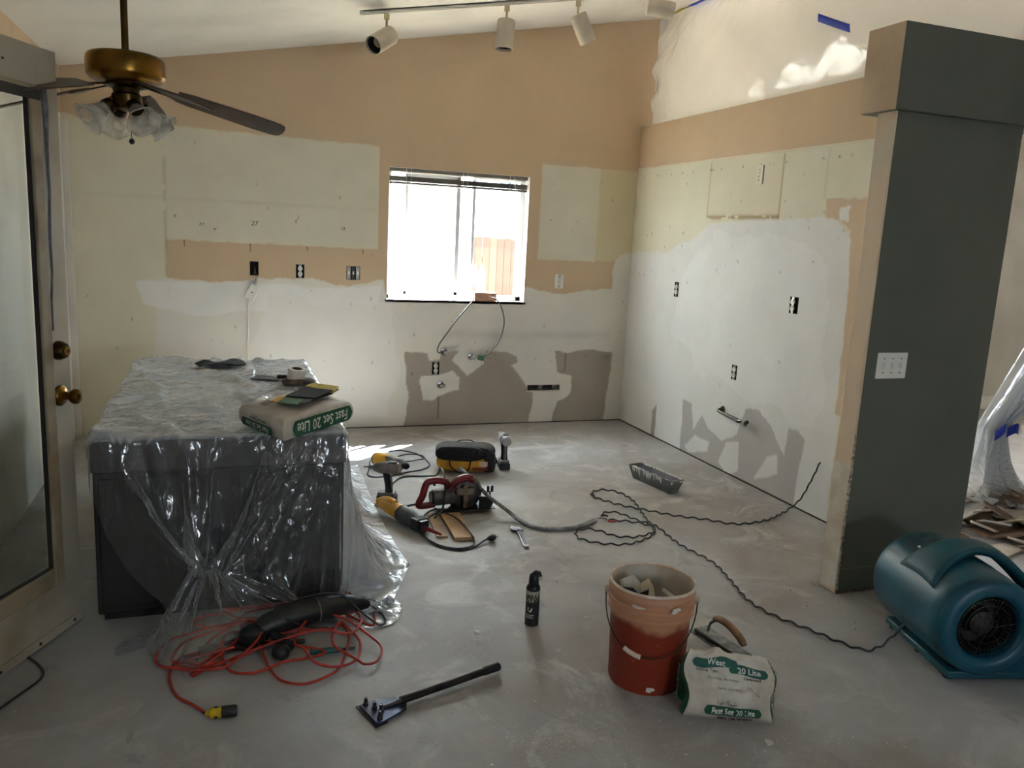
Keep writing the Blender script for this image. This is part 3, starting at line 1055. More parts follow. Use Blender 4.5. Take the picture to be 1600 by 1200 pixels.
# ---- ceiling fan with light kit
fan = thing('ceiling_fan', 'brass ceiling fan with brown blades and frosted bell shades', 'fan', (-3.549, -2.707, 2.055))
fz = ceil_z(-3.549) - 2.055
MB().cyl((0, 0, 0.05), (0, 0, fz), 0.0125, n=16).build('down_rod', M_BRD, fan)
MB().lathe([(0.018, 0.045), (0.018, 0.065), (0.014, 0.07)], 16).build('rod_collar', M_GASKET, fan)
MB().lathe([(0.02, fz - 0.09), (0.06, fz - 0.06), (0.075, fz - 0.01), (0.075, fz + .02)], 28).build('ceiling_canopy', M_BRASS, fan)
MB().lathe([(0.05, 0.052), (0.110, 0.050), (0.126, 0.045), (0.134, 0.034), (0.136, 0.022), (0.136, -0.020), (0.134, -0.030), (0.122, -0.044), (0.100, -0.052), (0.06, -0.055)], 48).build('motor_housing', M_BRASS, fan)
MB().lathe([(0.075, -0.05), (0.078, -0.062), (0.05, -0.070), (0.045, -0.085), (0.052, -0.092), (0.052, -0.128), (0.044, -0.142), (0.018, -0.150)], 28).build('switch_housing', M_BRD, fan)
M_BLADE = mat('brown_fan_blade', (92, 70, 54), 0.45, col2=(72, 53, 41), vscale=14)
bw_ = [(0.0, 0.046), (0.05, 0.056), (0.30, 0.066), (0.385, 0.062), (0.405, 0.048), (0.412, 0.02)]
outline = [(x, -w) for x, w in bw_] + [(x, w) for x, w in reversed(bw_)]
for k in range(5):
    a = 10 + 72 * k
    Mb = RZ(a) @ T(0.10, 0, -0.062) @ RY(12.5)
    b_ = MB().prism(outline, 0.006, Mb @ T(0.075, 0, 0) @ RX(-14)).build('blade', M_BLADE, fan, bevel=0.002, smooth=0)
    mb = MB()
    mb.prism([(-0.02, -0.010), (0.04, -0.010), (0.075, -0.030), (0.115, -0.034), (0.125, -0.015), (0.125, 0.015), (0.115, 0.034), (0.075, 0.030), (0.04, 0.010), (-0.02, 0.010)], 0.005, Mb @ RX(-10) @ T(0, 0, -0.006))
    mb.build('blade_bracket', M_BRD, b_, smooth=0, bevel=0.001)


def frosted(name):
    m = bpy.data.materials.new(name)
    m.use_nodes = True
    nt = m.node_tree
    nt.nodes.clear()
    L = nt.links.new
    out = nt.nodes.new('ShaderNodeOutputMaterial')
    tr = nt.nodes.new('ShaderNodeBsdfTransparent')
    tl = nt.nodes.new('ShaderNodeBsdfTranslucent')
    tl.inputs[0].default_value = (0.85, 0.84, 0.80, 1)
    df = nt.nodes.new('ShaderNodeBsdfDiffuse')
    df.inputs[0].default_value = (0.75, 0.73, 0.68, 1)
    gl = nt.nodes.new('ShaderNodeBsdfGlossy')
    gl.inputs['Roughness'].default_value = 0.2
    tc = nt.nodes.new('ShaderNodeTexCoord')
    n = nt.nodes.new('ShaderNodeTexNoise')
    n.inputs['Scale'].default_value = 16
    L(tc.outputs['Object'], n.inputs['Vector'])
    a = nt.nodes.new('ShaderNodeMixShader')
    L(tl.outputs[0], a.inputs[1])
    L(df.outputs[0], a.inputs[2])
    a.inputs[0].default_value = 0.45
    r = nt.nodes.new('ShaderNodeMapRange')
    r.inputs['From Min'].default_value = 0.35
    r.inputs['From Max'].default_value = 0.65
    r.inputs['To Min'].default_value = 0.25
    r.inputs['To Max'].default_value = 0.52
    L(n.outputs[0], r.inputs['Value'])
    b = nt.nodes.new('ShaderNodeMixShader')
    L(r.outputs[0], b.inputs[0])
    L(tr.outputs[0], b.inputs[1])
    L(a.outputs[0], b.inputs[2])
    c = nt.nodes.new('ShaderNodeMixShader')
    c.inputs[0].default_value = 0.07
    L(b.outputs[0], c.inputs[1])
    L(gl.outputs[0], c.inputs[2])
    L(c.outputs[0], out.inputs[0])
    return m


M_FROST = frosted('frosted_glass')
for k in range(4):
    a = 28 + 90 * k
    Ms = RZ(a) @ T(0.040, 0, -0.118) @ RY(128)
    arm = MB().tube(catmull([(0.03, 0, -0.115), (0.055, 0, -0.112), (0.068, 0, -0.125)], 5), 0.008, 8, RZ(a)).build('lamp_arm', M_BRASS, fan)
    MB().lathe([(0.012, 0.0), (0.026, 0.010), (0.029, 0.030), (0.026, 0.040)], 20, Ms @ T(0, 0, 0.012)).build('shade_holder', M_BRD, arm)
    n = 36
    prof = [(0.025, 0.040), (0.028, 0.058), (0.034, 0.080), (0.042, 0.100), (0.052, 0.118), (0.061, 0.128)]
    vv, ff = [], []
    for j, (r_, z_) in enumerate(prof):
        for i in range(n):
            t = 2 * math.pi * i / n
            q = j / (len(prof) - 1)
            rr = r_ * (1 + 0.045 * q * q * math.cos(6 * t))
            vv.append((rr * math.cos(t), rr * math.sin(t), z_))
            if j:
                i2 = (i + 1) % n
                ff.append(((j - 1) * n + i, (j - 1) * n + i2, j * n + i2, j * n + i))
    MB().add(vv, ff, Ms).build('glass_shade', M_FROST, fan, solid=0.003, smooth=60)
for (x, y, zb) in ((0.014, -0.02, -0.248), (0.030, 0.012, -0.215)):
    ch = MB().tube([(x, y, -0.14), (x, y, zb)], 0.0014, 6).build('pull_chain', M_BRD, fan)
    MB().ball((x, y, zb - 0.010), (0.010, 0.010, 0.011), 8).build('pull_ball', M_GASKET, ch)

# ---- track light under the sloping ceiling
tl_ = thing('track_light', 'white ceiling track with four cylinder spot heads', 'track light', (-2.425, -0.965, ceil_z(-2.425)))
slope = math.degrees(math.atan(0.193))
Mt = RY(-slope)
M_SPOT = mat('spot_beige_enamel', (196, 186, 168), 0.4, col2=(180, 170, 152), vscale=8)
M_TRACK = mat('track_white', (212, 208, 198), 0.4)
mb = MB()
mb.bar((0, -0.018, -0.020), (2.15, -0.010, 0), Mt).bar((0, 0.010, -0.020), (2.15, 0.018, 0), Mt).bar((0, -0.018, -0.006), (2.15, 0.018, 0), Mt).bar((-0.006, -0.019, -0.021), (0.004, 0.019, 0), Mt)
mb.build('track', M_TRACK, tl_, smooth=0)
M_BULB = mat('bulb_glass', (170, 160, 145), 0.25)
for x, dirv in ((0.155, (-0.66, -0.52, -0.50)), (0.915, (-0.06, -0.05, -1)), (1.40, (0.52, 0.10, -0.86)), (1.95, (0.80, -0.30, -0.12))):
    z0 = x * 0.193
    p = Vector((x, 0, z0 - 0.02))
    st = MB().box((0, 0, -0.022), (0.030, 0.022, 0.034), T(*p)).build('adapter', mat('adapter_ivory', (206, 190, 150), 0.45), tl_, bevel=0.003)
    MB().cyl(p + Vector((0, 0, -0.035)), p + Vector((0, 0, -0.085)), 0.007, n=10).build('stem', mat('stem_ivory', (196, 182, 148), 0.4), st)
    d = Vector(dirv).normalized()
    c0 = p + Vector((0, 0, -0.088)) - d * 0.045 + Vector((0, 0, -0.052 if d.x < 0 else 0.010))
    if abs(d.z) >= 0.8:
        c0 = p + Vector((0, 0, -0.085)) + Vector((0, 0, -0.005))
    hd = MB().lathe([(0.004, 0.0), (0.050, 0.0), (0.056, 0.004), (0.056, 0.180), (0.052, 0.180), (0.050, 0.10), (0.004, 0.09)], 32, align(c0, c0 + d), False, False).build('spot_head', M_SPOT, tl_, smooth=50)
    MB().lathe([(0.002, 0.092), (0.049, 0.101), (0.051, 0.165)], 32, align(c0, c0 + d), False, False).build('baffle', M_GASKET, hd)
    MB().lathe([(0.002, 0.14), (0.028, 0.137), (0.036, 0.125), (0.020, 0.095)], 20, align(c0, c0 + d), False, False).build('bulb', M_BULB, hd)

# ---- wall boxes, receptacles and switches
M_BOX = mat('dark_wall_box', (26, 25, 26), 0.7)
M_BOXB = mat('blue_wall_box', (40, 44, 54), 0.6)
M_DEV = mat('white_device', (232, 229, 220), 0.4)
M_METAL = mat('galvanised_yoke', (170, 168, 162), 0.4, 0.8)
FACE_BACK = lambda u, z: T(u, 0, z)                       # local x right, y into the wall
FACE_RIGHT = lambda u, z: T(0, u, z) @ RZ(-90)
FACE_STUB = lambda u, z: T(u, -3.4155, z)


def wall_box(mb, w, h, d):
    mb.bar((-w / 2, d - .001, -h / 2), (w / 2, d, h / 2))
    mb.bar((-w / 2, 0.0, -h / 2), (-w / 2 + .003, d, h / 2)).bar((w / 2 - .003, 0.0, -h / 2), (w / 2, d, h / 2))
    mb.bar((-w / 2, 0.0, -h / 2), (w / 2, d, -h / 2 + .003)).bar((-w / 2, 0.0, h / 2 - .003), (w / 2, d, h / 2))


def duplex(parent, M, x=0.0, y=0.0):
    MB().bar((x - .010, y - 0.001, -.048), (x + .010, y + .002, .048), M).build('yoke', M_METAL, parent, smooth=0)
    for s in (-1, 1):
        f = MB().lathe([(0.0165, 0), (0.0165, 0.008), (0.015, 0.010)], 18, M @ T(x, y + 0.003, s * 0.0195) @ RX(90)).build('socket', M_DEV, parent)
        mb = MB()
        mb.box((x - .006, y - .0075, s * 0.0195 + .003), (.0022, .002, .009), M).box((x + .006, y - .0075, s * 0.0195 + .003), (.0022, .002, .007), M).box((x, y - .0075, s * 0.0195 - .008), (.004, .002, .004), M)
        mb.build('slots', M_GASKET, f, smooth=0)


def box_thing(name, label, M, w, h, d=0.05):
    t = thing(name, label, 'outlet')
    t.matrix_world = M
    mb = MB()
    wall_box(mb, w, h, d)
    mb.build('back_box', M_BOX, t, smooth=0)
    return t


t = box_thing('outlet_box', 'empty black wall box above the dangling cover plate', FACE_BACK(-3.01, 1.20), 0.06, 0.10)
mb = MB()
for k in range(3):
    mb.tube(catmull([(-.012 + .012 * k, .045, .03 - .02 * k), (.0, .02, .0), (-.004 + .006 * k, -.004, -.04)], 6), 0.002, 6)
mb.build('wires', mat('wire_brown', (96, 70, 48), 0.6), t)
t = box_thing('outlet', 'uncovered white receptacle in the tan strip left of the window', FACE_BACK(-2.69, 1.19), 0.06, 0.10)
duplex(t, I4, 0, -.001)
t = box_thing('switch_box', 'uncovered bank of three switches nearest the window', FACE_BACK(-2.305, 1.19), 0.10, 0.10)
for x in (-0.033, 0.0, 0.033):
    s_ = MB().bar((x - .012, -0.001, -.047), (x + .012, .004, .047)).build('switch', M_METAL if x else mat('dark_switch', (60, 58, 58), 0.5), t, smooth=0)
    MB().bar((x - .005, -0.006, -.012), (x + .005, .0, .012)).build('toggle', M_DEV, s_, smooth=0)
    for z in (-.04, .04):
        MB().cyl((x, -.001, z), (x, -.004, z), 0.0035, n=8).build('screw', M_BOX, s_)
t = box_thing('outlet', 'uncovered receptacle low on the back wall below the steel hose', FACE_BACK(-1.65, 0.465), 0.06, 0.10)
duplex(t, I4, 0, -.001)
t = box_thing('outlet', 'uncovered receptacle on the right wall nearest the corner', FACE_RIGHT(-0.76, 1.185), 0.06, 0.11)
duplex(t, I4, 0, -.001)
t = box_thing('outlet', 'uncovered receptacle high on the right wall beside the tan end', FACE_RIGHT(-2.12, 1.195), 0.08, 0.10)
duplex(t, I4, -.010, -.001)
t = box_thing('outlet', 'uncovered receptacle low on the right wall above the gas pipe', FACE_RIGHT(-1.59, 0.695), 0.06, 0.10)
duplex(t, I4, 0, -.001)
t = thing('outlet', 'white covered receptacle just right of the window', 'outlet')
t.matrix_world = FACE_BACK(-0.642, 1.175)
MB().bar((-.040, -.005, -.058), (.040, 0.0, .058)).build('cover_plate', M_DEV, t, bevel=0.003, smooth=0)
duplex(t, I4, 0, -.007)
t = thing('blank_plate', 'painted-over blank plate high on the right wall', 'cover plate')
t.matrix_world = FACE_RIGHT(-1.655, 1.978)
MB().bar((-.040, -.004, -.060), (.040, 0.0, .060)).build('plate', mat('painted_plate', (222, 216, 198), 0.6), t, bevel=0.002, smooth=0)
MB().bar((.034, -.005, -.058), (.040, -.0035, .058)).build('dark_edge', mat('paint_edge', (150, 138, 118), 0.8), t, smooth=0)  # narrow darker strip along one side of the plate
for z in (-.03, -.01, .012, .032):
    MB().cyl((0.005 * math.sin(z * 90), -.004, z), (0.005 * math.sin(z * 90), -.0055, z), 0.004, n=8).build('plug_hole', M_SCREW, t)
t = thing('switch_plate', 'white triple switch plate on the grey-green wall stub', 'switch')
t.matrix_world = FACE_STUB(-0.487, 1.048)
MB().bar((-.082, -.006, -.057), (.082, 0.0, .057)).build('plate', M_DEV, t, bevel=0.003, smooth=0)
for x in (-.046, 0, .046):
    g = MB().bar((x - .006, -.008, -.013), (x + .006, -.005, .013)).build('toggle', mat('toggle_white', (214, 211, 202), 0.4), t, smooth=0)
    MB().box((0, 0, 0), (.008, .014, .008), T(x, -.010, -.004) @ RX(-25)).build('lever', M_DEV, g, bevel=0.001)
    for z in (-.031, .031):
        MB().cyl((x, -.006, z), (x, -.0075, z), 0.003, n=8).build('screw', M_SCREW, t)

# ---- cover plate dangling on its cable
t = thing('dangling_plate', 'white cover plate dangling tilted on a cable from the black wall box', 'cover plate', (-3.027, -0.022, 1.03))
MB().box((0, 0, 0), (.070, .006, .112), RY(28) @ RX(8)).build('plate', M_DEV, t, bevel=0.003, smooth=0)
MB().cyl((0, -.003, 0), (0, -.006, 0), 0.005, n=10).build('jack', M_GASKET, t)
MB().tube(catmull([(.018, .03, .17), (.030, .005, .12), (.012, .008, .04), (0, .004, 0)], 6), 0.0022, 6).build('short_cable', mat('cable_brown', (120, 100, 80), 0.6), t)
MB().tube(catmull([(-.02, .004, -.05), (-.030, .008, -.12), (-.026, .012, -.25), (-.032, .012, -.40), (-.030, .012, -.62), (-.035, .014, -.98), (0.02, -0.02, -1.024)], 6), 0.0030, 6).build('long_cable', M_DEV, t)

# ---- plumbing
M_CHROME = mat('chrome', (190, 190, 192), 0.18, 1.0, col2=(150, 150, 152), vscale=30)
M_BRAID = mat('braided_steel', (136, 136, 138), 0.4, 0.8, col2=(92, 92, 94), vscale=400, detail=1)
M_ABS = mat('black_abs', (24, 24, 25), 0.4)


def stop_valve(label, x, z, ang=0):
    t = thing('shutoff_valve', label, 'valve', (x, 0, z))
    MB().lathe([(.030, 0), (.028, .006), (.014, .010)], 20, RX(90)).build('escutcheon', M_CHROME, t)
    MB().cyl((0, 0, 0), (0, -.050, 0), 0.009, n=14).build('stub', mat('copper_pipe', (160, 120, 92), 0.35, 0.9), t)
    b = MB().lathe([(.013, .038), (.015, .042), (.015, .066), (.012, .072)], 16, RX(90)).build('valve_body', M_CHROME, t)
    MB().cyl((0, -.054, 0), (.022, -.054, .016), 0.009, n=12, M=RY(ang)).build('outlet_nut', M_CHROME, b)
    MB().lathe([(.019, .076), (.021, .080), (.021, .088), (.016, .092)], 6, RX(90) @ SC(1, .62, 1)).build('handle', M_METAL, t)
    return t


stop_valve('chrome shutoff valve where the left steel hose ends', -1.590, 0.600, 150)
stop_valve('chrome shutoff valve with the green fitting', -1.364, 0.558, -20)
stop_valve('loose chrome shutoff valve in the white patch low on the wall', -1.608, 0.333, 20)
h = MB().tube(catmull([(-1.372, -0.030, 1.030), (-1.385, -0.050, 1.005), (-1.433, -0.075, .955), (-1.513, -.085, .865), (-1.590, -.085, .755), (-1.650, -.085, .665), (-1.658, -.075, .610), (-1.617, -.058, .592)], 8), 0.0060, 8).build('steel_hose', M_BRAID)
tag(h, 'braided steel hose from the sill to the left valve', 'hose')
h = MB().tube(catmull([(-1.215, -0.012, 1.032), (-1.18, -0.045, 1.015), (-1.143, -0.070, .94), (-1.126, -.080, .853), (-1.135, -.080, .771), (-1.165, -.078, .688), (-1.216, -.070, .615), (-1.275, -.060, .572)], 8), 0.0060, 8).build('steel_hose', M_BRAID)
tag(h, 'braided steel hose curving from the sill to the green fitting', 'hose')
M_GRNF = mat('green_valve_plastic', (44, 92, 68), 0.45)
t = thing('green_fitting', 'green dishwasher valve fitting hanging below the window', 'fitting', (-1.300, -0.058, 0.556))
MB().box((0, 0, 0), (.052, .036, .040), RY(15)).build('body', M_GRNF, t, bevel=0.006)
MB().cyl((.02, 0, .012), (.046, 0, .024), 0.010, n=12).build('inlet', M_GRNF, t)
MB().cyl((-.02, 0, -.002), (-.062, 0, .002), 0.008, n=12).build('outlet', M_CHROME, t)
MB().cyl((.008, 0, -.02), (.014, 0, -.052), 0.012, n=6).build('nut', M_METAL, t)
t = thing('drain_pipe', 'black drain pipe showing in a slot cut low in the back wall', 'pipe', (-0.725, 0, 0.295))
mb = MB()
wall_box(mb, 0.29, 0.05, 0.06)
mb.build('slot_lining', mat('raw_gypsum', (176, 170, 160), 0.9, col2=(120, 112, 102), vscale=40), t, smooth=0)
MB().cyl((-.13, .030, -.002), (-.045, .030, -.004), 0.022, n=18).build('pipe', M_ABS, t)
MB().cyl((-.143, .026, -.002), (-.118, .026, -.002), 0.028, n=18).build('coupling', M_ABS, t)
MB().cyl((.010, .034, -.004), (.075, .034, -.004), 0.018, n=18).build('cleanout', M_ABS, t)
MB().cyl((.055, .028, -.004), (.080, .028, -.002), 0.026, n=18).build('coupling', M_ABS, t)
mb = MB()
rng = random.Random(8)
for k in range(22):
    x = -.145 + k * .0135
    mb.box((x, -.003, -.026 + rng.uniform(-.003, .002)), (.015, .008, rng.uniform(.005, .012)), T(0, 0, 0))
mb.build('ragged_edge', mat('torn_paper', (214, 208, 198), 0.9), t, smooth=0)
t = thing('gas_pipe', 'grey gas stub pipe with shutoff valve low on the right wall', 'pipe')
t.matrix_world = FACE_RIGHT(-1.69, 0.408)
M_PIPE = mat('galvanised_pipe', (96, 92, 90), 0.45, 0.8, col2=(66, 62, 60), vscale=20)
MB().tube(catmull([(-.185, .004, .014), (-.185, -.030, .012), (-.165, -.044, .008), (-.08, -.046, .002), (.10, -.050, -.006)], 6), 0.012, 12).build('pipe', M_PIPE, t)
MB().lathe([(.024, 0), (.023, .008), (.015, .012)], 16, T(-.185, 0, .014) @ RX(90)).build('collar', M_PIPE, t)
v = MB().cyl((.085, -.050, -.005), (.150, -.052, -.008), 0.018, n=8).build('valve', M_METAL, t)
MB().box((.118, -.078, .0), (.016, .040, .012), I4).build('lever', M_PIPE, v, bevel=0.002)
MB().cyl((.14, -.052, -.008), (.17, -.054, .008), 0.013, n=10).build('nipple', M_PIPE, v)
MB().box((-.02, .001, -.02), (.30, .004, .030), I4).build('slot_patch', mat('slot_mud', (214, 213, 210), 0.85), t, smooth=0)

# ---- pencil marks left on the bare drywall
for x, z0, z1 in ((-3.472, 1.335, 1.381), (-3.036, 1.313, 1.375), (-2.640, 1.335, 1.370), (-2.236, 1.330, 1.366)):
    mb = MB()
    for a, b in (((x, z0), (x, z1)), ((x, z1), (x - .011, z1 - .018)), ((x, z1), (x + .011, z1 - .018))):
        mb.tube([(a[0], -.0006, a[1]), (b[0], -.0006, b[1])], 0.0020, 4, flat=0.25)
    o = mb.build('pencil_arrow', M_PENCIL, wall_back, smooth=0)
for s, x, z, sz in (('37', -3.361, 1.493, .034), ("x'", -3.269, 1.468, .036), ('27', -3.007, 1.516, .046), ('18', -2.387, 1.511, .034), ('n', -3.53, 1.544, .040), ('|', -2.704, 1.577, .040), ('o', -0.745, 1.66, .026), ('|', -0.515, 1.66, .026)):
    lettering(s, sz, M_PENCIL, wall_back, T(x, -.0008, z) @ RX(90) @ RZ(random.Random(s).uniform(-12, 8)), name='pencil_writing', shear=0.15)
for s, y, z, sz in (("2'", -0.315, 1.59, .034), ("9'", -0.79, 1.60, .034)):
    lettering(s, sz, M_PENCIL, wall_right, T(-.0008, y, z) @ RZ(-90) @ RX(90), name='pencil_writing', shear=0.15)
mb = MB()
for k in range(5):
    x = -0.215 + k * 0.016
    mb.tube([(x, -.0006, .545), (x + .012, -.0006, .565)], 0.0016, 4, flat=0.25)
mb.build('pencil_hatch', M_PENCIL, wall_back, smooth=0)

# ---- things on the window sill
t = thing('soap_bottle', 'white plastic squeeze bottle standing on the brick on the sill', 'bottle', (-1.288, 0.050, 1.085))
M_BOT = plastic_film('white_translucent_bottle', milk=0.9, tint=(246, 246, 244), crinkle=0.0, gloss=0.05)
MB().lathe([(.030, 0), (.034, .006), (.034, .120), (.030, .140), (.018, .160), (.012, .166), (.012, .172)], 24).build('bottle_body', M_BOT, t)
MB().lathe([(.014, .170), (.014, .186), (.006, .194), (.004, .206)], 18).build('cap', M_BOT, t)
t = MB().box((0, 0, .033), (.185, .080, .066)).build('brick', mat('brick_clay', (206, 160, 138), 0.85, col2=(186, 138, 116), vscale=30, bump=.3), bevel=0.004, smooth=0)
t.location = (-1.260, 0.052, 1.0002)
t.rotation_euler = (0, 0, R(2))
tag(t, 'pale clay brick on the sill under the white bottle', 'brick')

# ---- polythene closing the opening above the right wall
M_SHEETW = plastic_film('milky_polythene', milk=0.72, tint=(238, 236, 228), crinkle=0.35, cscale=5.0, gloss=0.05)


def upper_sheet(u, v):
    y = -0.035 - 4.9 * u - 0.05 * math.sin(math.pi * v) * (1 - u) ** 8
    zt = ceil_z(0.14) - 0.004
    z = 2.447 + (zt - 2.447) * v
    x = 0.075 - 0.16 * math.sin(math.pi * v) ** 0.8 * (0.25 + 0.75 * min(1, (1 - u) * 6) * min(1, 0.15 + u * 9)) + 0.065 * v
    # creases fanning from where it is taped
    x += 0.010 * math.sin(46 * u + 7 * v) * math.sin(math.pi * v) + 0.003 * math.sin(90 * u - 16 * v) * (1 - v) + 0.012 * math.sin(17 * u + 3 + 5 * v * v) * math.sin(math.pi * v)
    if u < 0.05:
        x += 0.02 * math.sin(v * 22) * (1 - u / 0.05)
    return (x, y, z)


o = MB().grid(upper_sheet, 220, 48).build('plastic_sheet', M_SHEETW, smooth=80)
tag(o, 'milky plastic sheet closing the gap above the right wall', 'plastic sheet')
M_BLUET = mat('blue_masking_tape', (38, 62, 176), 0.55, col2=(30, 52, 152), vscale=14)
M_YELT = mat('yellow_masking_tape', (196, 168, 70), 0.6, col2=(170, 142, 54), vscale=14)
def tape_on_sheet(a, b):
    # a along the strip, b across it; pressed onto the bulging film
    y = -2.148 - 0.246 * a
    z = 2.780 + 0.042 * b - 0.106 * a
    p = upper_sheet((-0.035 - y) / 4.9, (z - 2.447) / (ceil_z(0.14) - 0.004 - 2.447))
    return (p[0] - 0.004, p[1], p[2])


o = MB().grid(tape_on_sheet, 14, 4).build('masking_tape', M_BLUET, solid=0.001)
tag(o, 'short strip of blue tape on the milky plastic', 'tape')
o = MB().grid(lambda u, v: (0.118 - .045 * v, -0.02 - 0.42 * u, ceil_z(0.118 - .045 * v) - 0.006 - 0.004 * math.sin(14 * u)), 12, 3).build('masking_tape', M_YELT, solid=0.001)
tag(o, 'yellow tape holding the milky plastic to the ceiling corner', 'tape')
o = MB().grid(lambda u, v: (0.130 - .05 * v, -0.44 - 0.5 * u, ceil_z(0.130 - .05 * v) - 0.006), 12, 3).build('masking_tape', M_BLUET, solid=0.001)
tag(o, 'blue tape continuing the yellow one along the ceiling', 'tape')

# ---- polythene doorway curtain tied back behind the stub wall
M_CURT = plastic_film('curtain_polythene', milk=0.52, tint=(232, 234, 234), crinkle=0.5, cscale=9.0, gloss=0.1)


def curtain(u, v):
    # v 0 at the top, 1 on the floor; gathered at v = vt
    vt = 0.66
    z = 2.09 * (1 - v)
    if v < vt:
        q = v / vt
        e = q ** 1.1
        w = 1.30 * (1 - e) + 0.105 * e
        cx = (1.75 * (1 - e) + 0.385 * e)
        cy = -3.20 - 0.05 * q
        dep = 0.030 * (1 - q) + 0.045 * q
    else:
        q = (v - vt) / (1 - vt)
        e = q ** 1.3
        w = 0.105 + 0.40 * e
        cx = 0.385 + 0.84 * e
        cy = -3.25 + 0.62 * e
        dep = 0.045 + 0.055 * e
        z = z * (1 - e) + (0.69 * (1 - q) + 0.13 * q) * e
    ph = u * 2 * math.pi * 7 + 0.6 * math.sin(9 * u)
    return (cx + w * (u - 0.5) + 0.02 * math.sin(ph * 1.7 + v * 5), cy + dep * math.sin(ph + 1.3 * math.sin(3 * v)), max(0.004, z + 0.012 * math.sin(ph) * v))


t = thing('plastic_curtain', 'clear plastic curtain tied back beside the grey-green stub', 'plastic sheet')
MB().grid(curtain, 120, 46).build('film', M_CURT, t, smooth=80)
for a, b in ((0.318, 0.385), (0.395, 0.470)):
    mb = MB().grid(lambda u, v: (a + (b - a) * u, -3.312 - 0.012 * math.sin(math.pi * u), 0.690 - 0.024 * math.sin(u * 2.6 + a * 8) + 0.050 * (v - .5)), 8, 3)
    mb.build('blue_tape', M_BLUET, t, solid=0.001)
# ================================================================== TOOLS ON THE FLOOR
M_BLK = mat('black_plastic', (26, 26, 28), 0.45, col2=(44, 43, 43), vscale=14)
M_RUB = mat('black_rubber', (20, 20, 21), 0.6)
M_GRY = mat('grey_tool_plastic', (104, 104, 106), 0.5, col2=(140, 138, 134), vscale=12)
M_YEL = mat('yellow_tool_plastic', (222, 160, 34), 0.42, col2=(196, 142, 44), vscale=10)
M_RED = mat('red_tool_plastic', (128, 26, 34), 0.42, col2=(102, 24, 28), vscale=10)
M_STEEL = mat('worn_steel', (150, 150, 152), 0.35, 0.9, col2=(96, 94, 92), vscale=25)
M_SILV = mat('silver_paint', (176, 176, 174), 0.4, 0.4)
M_WOOD = mat('pine_board', (196, 162, 120), 0.7, col2=(172, 136, 96), vscale=6)
M_CORD = mat('black_cord', (32, 32, 34), 0.5, col2=(58, 58, 60), vscale=30)


def floor_cord(name, pts, r, m, label, cat='cord', wave=0.0, wl=0.055, n=8, owner=None):
    """a cord along floor points; wave > 0 gives the springy kinks of a twisted cord"""
    P = catmull([(p[0], p[1], (p[2] if len(p) > 2 else r + 0.001)) for p in pts], n)
    if wave:
        Q, s = [], 0.0
        dense = []
        for i in range(len(P) - 1):
            k = max(1, int((P[i + 1] - P[i]).length / 0.006))
            for j in range(k):
                dense.append(P[i].lerp(P[i + 1], j / k))
        dense.append(P[-1])
        for i, p in enumerate(dense):
            if i:
                s += (p - dense[i - 1]).length
            a = dense[max(0, i - 1)]
            b = dense[min(len(dense) - 1, i + 1)]
            t = (b - a).normalized()
            sd = Vector((t.y, -t.x, 0))
            ph = 2 * math.pi * s / wl
            Q.append(p + sd * wave * math.cos(ph) + Vector((0, 0, wave * (1 + math.sin(ph)))))
        P = Q
    o = MB().tube(P, r, 7).build(name, m)
    if owner is not None:
        bpy.context.view_layer.update()
        o.parent = owner
        o.matrix_parent_inverse = owner.matrix_world.inverted()
    else:
        tag(o, label, cat)
    return o


# ---- five gallon bucket
def bucket_material():
    m = mat('dusty_orange_bucket', (150, 62, 34), 0.5)
    nt = m.node_tree
    L = nt.links.new
    b = nt.nodes['Principled BSDF']
    tc = nt.nodes.new('ShaderNodeTexCoord')
    sp = nt.nodes.new('ShaderNodeSeparateXYZ')
    L(tc.outputs['Object'], sp.inputs[0])
    n = nt.nodes.new('ShaderNodeTexNoise')
    n.inputs['Scale'].default_value = 9
    n.inputs['Detail'].default_value = 6
    L(tc.outputs['Object'], n.inputs['Vector'])
    ad = nt.nodes.new('ShaderNodeMath')
    ad.operation = 'MULTIPLY_ADD'
    ad.inputs[1].default_value = 0.10
    L(n.outputs[0], ad.inputs[0])
    L(sp.outputs[2], ad.inputs[2])
    r = nt.nodes.new('ShaderNodeMapRange')
    r.inputs['From Min'].default_value = 0.285
    r.inputs['From Max'].default_value = 0.305
    L(ad.outputs[0], r.inputs['Value'])
    mx = nt.nodes.new('ShaderNodeMix')
    mx.data_type = 'RGBA'
    mx.inputs[6].default_value = lin((142, 50, 26))
    mx.inputs[7].default_value = lin((196, 142, 108))
    L(r.outputs[0], mx.inputs[0])
    n2 = nt.nodes.new('ShaderNodeTexNoise')
    n2.inputs['Scale'].default_value = 26
    n2.inputs['Detail'].default_value = 6
    n2.inputs['Roughness'].default_value = 0.7
    L(tc.outputs['Object'], n2.inputs['Vector'])
    r2 = nt.nodes.new('ShaderNodeMapRange')
    r2.inputs['From Min'].default_value = 0.62
    r2.inputs['From Max'].default_value = 0.70
    L(n2.outputs[0], r2.inputs['Value'])
    ml = nt.nodes.new('ShaderNodeMath')
    ml.operation = 'MULTIPLY'
    L(r2.outputs[0], ml.inputs[0])
    r3 = nt.nodes.new('ShaderNodeMapRange')
    r3.inputs['From Min'].default_value = 0.05
    r3.inputs['From Max'].default_value = 0.33
    r3.inputs['To Min'].default_value = 0.15
    r3.inputs['To Max'].default_value = 0.8
    L(sp.outputs[2], r3.inputs['Value'])
    L(r3.outputs[0], ml.inputs[1])
    mx2 = nt.nodes.new('ShaderNodeMix')
    mx2.data_type = 'RGBA'
    L(ml.outputs[0], mx2.inputs[0])
    L(mx.outputs[2], mx2.inputs[6])
    mx2.inputs[7].default_value = lin((222, 208, 190))
    L(mx2.outputs[2], b.inputs['Base Color'])
    return m


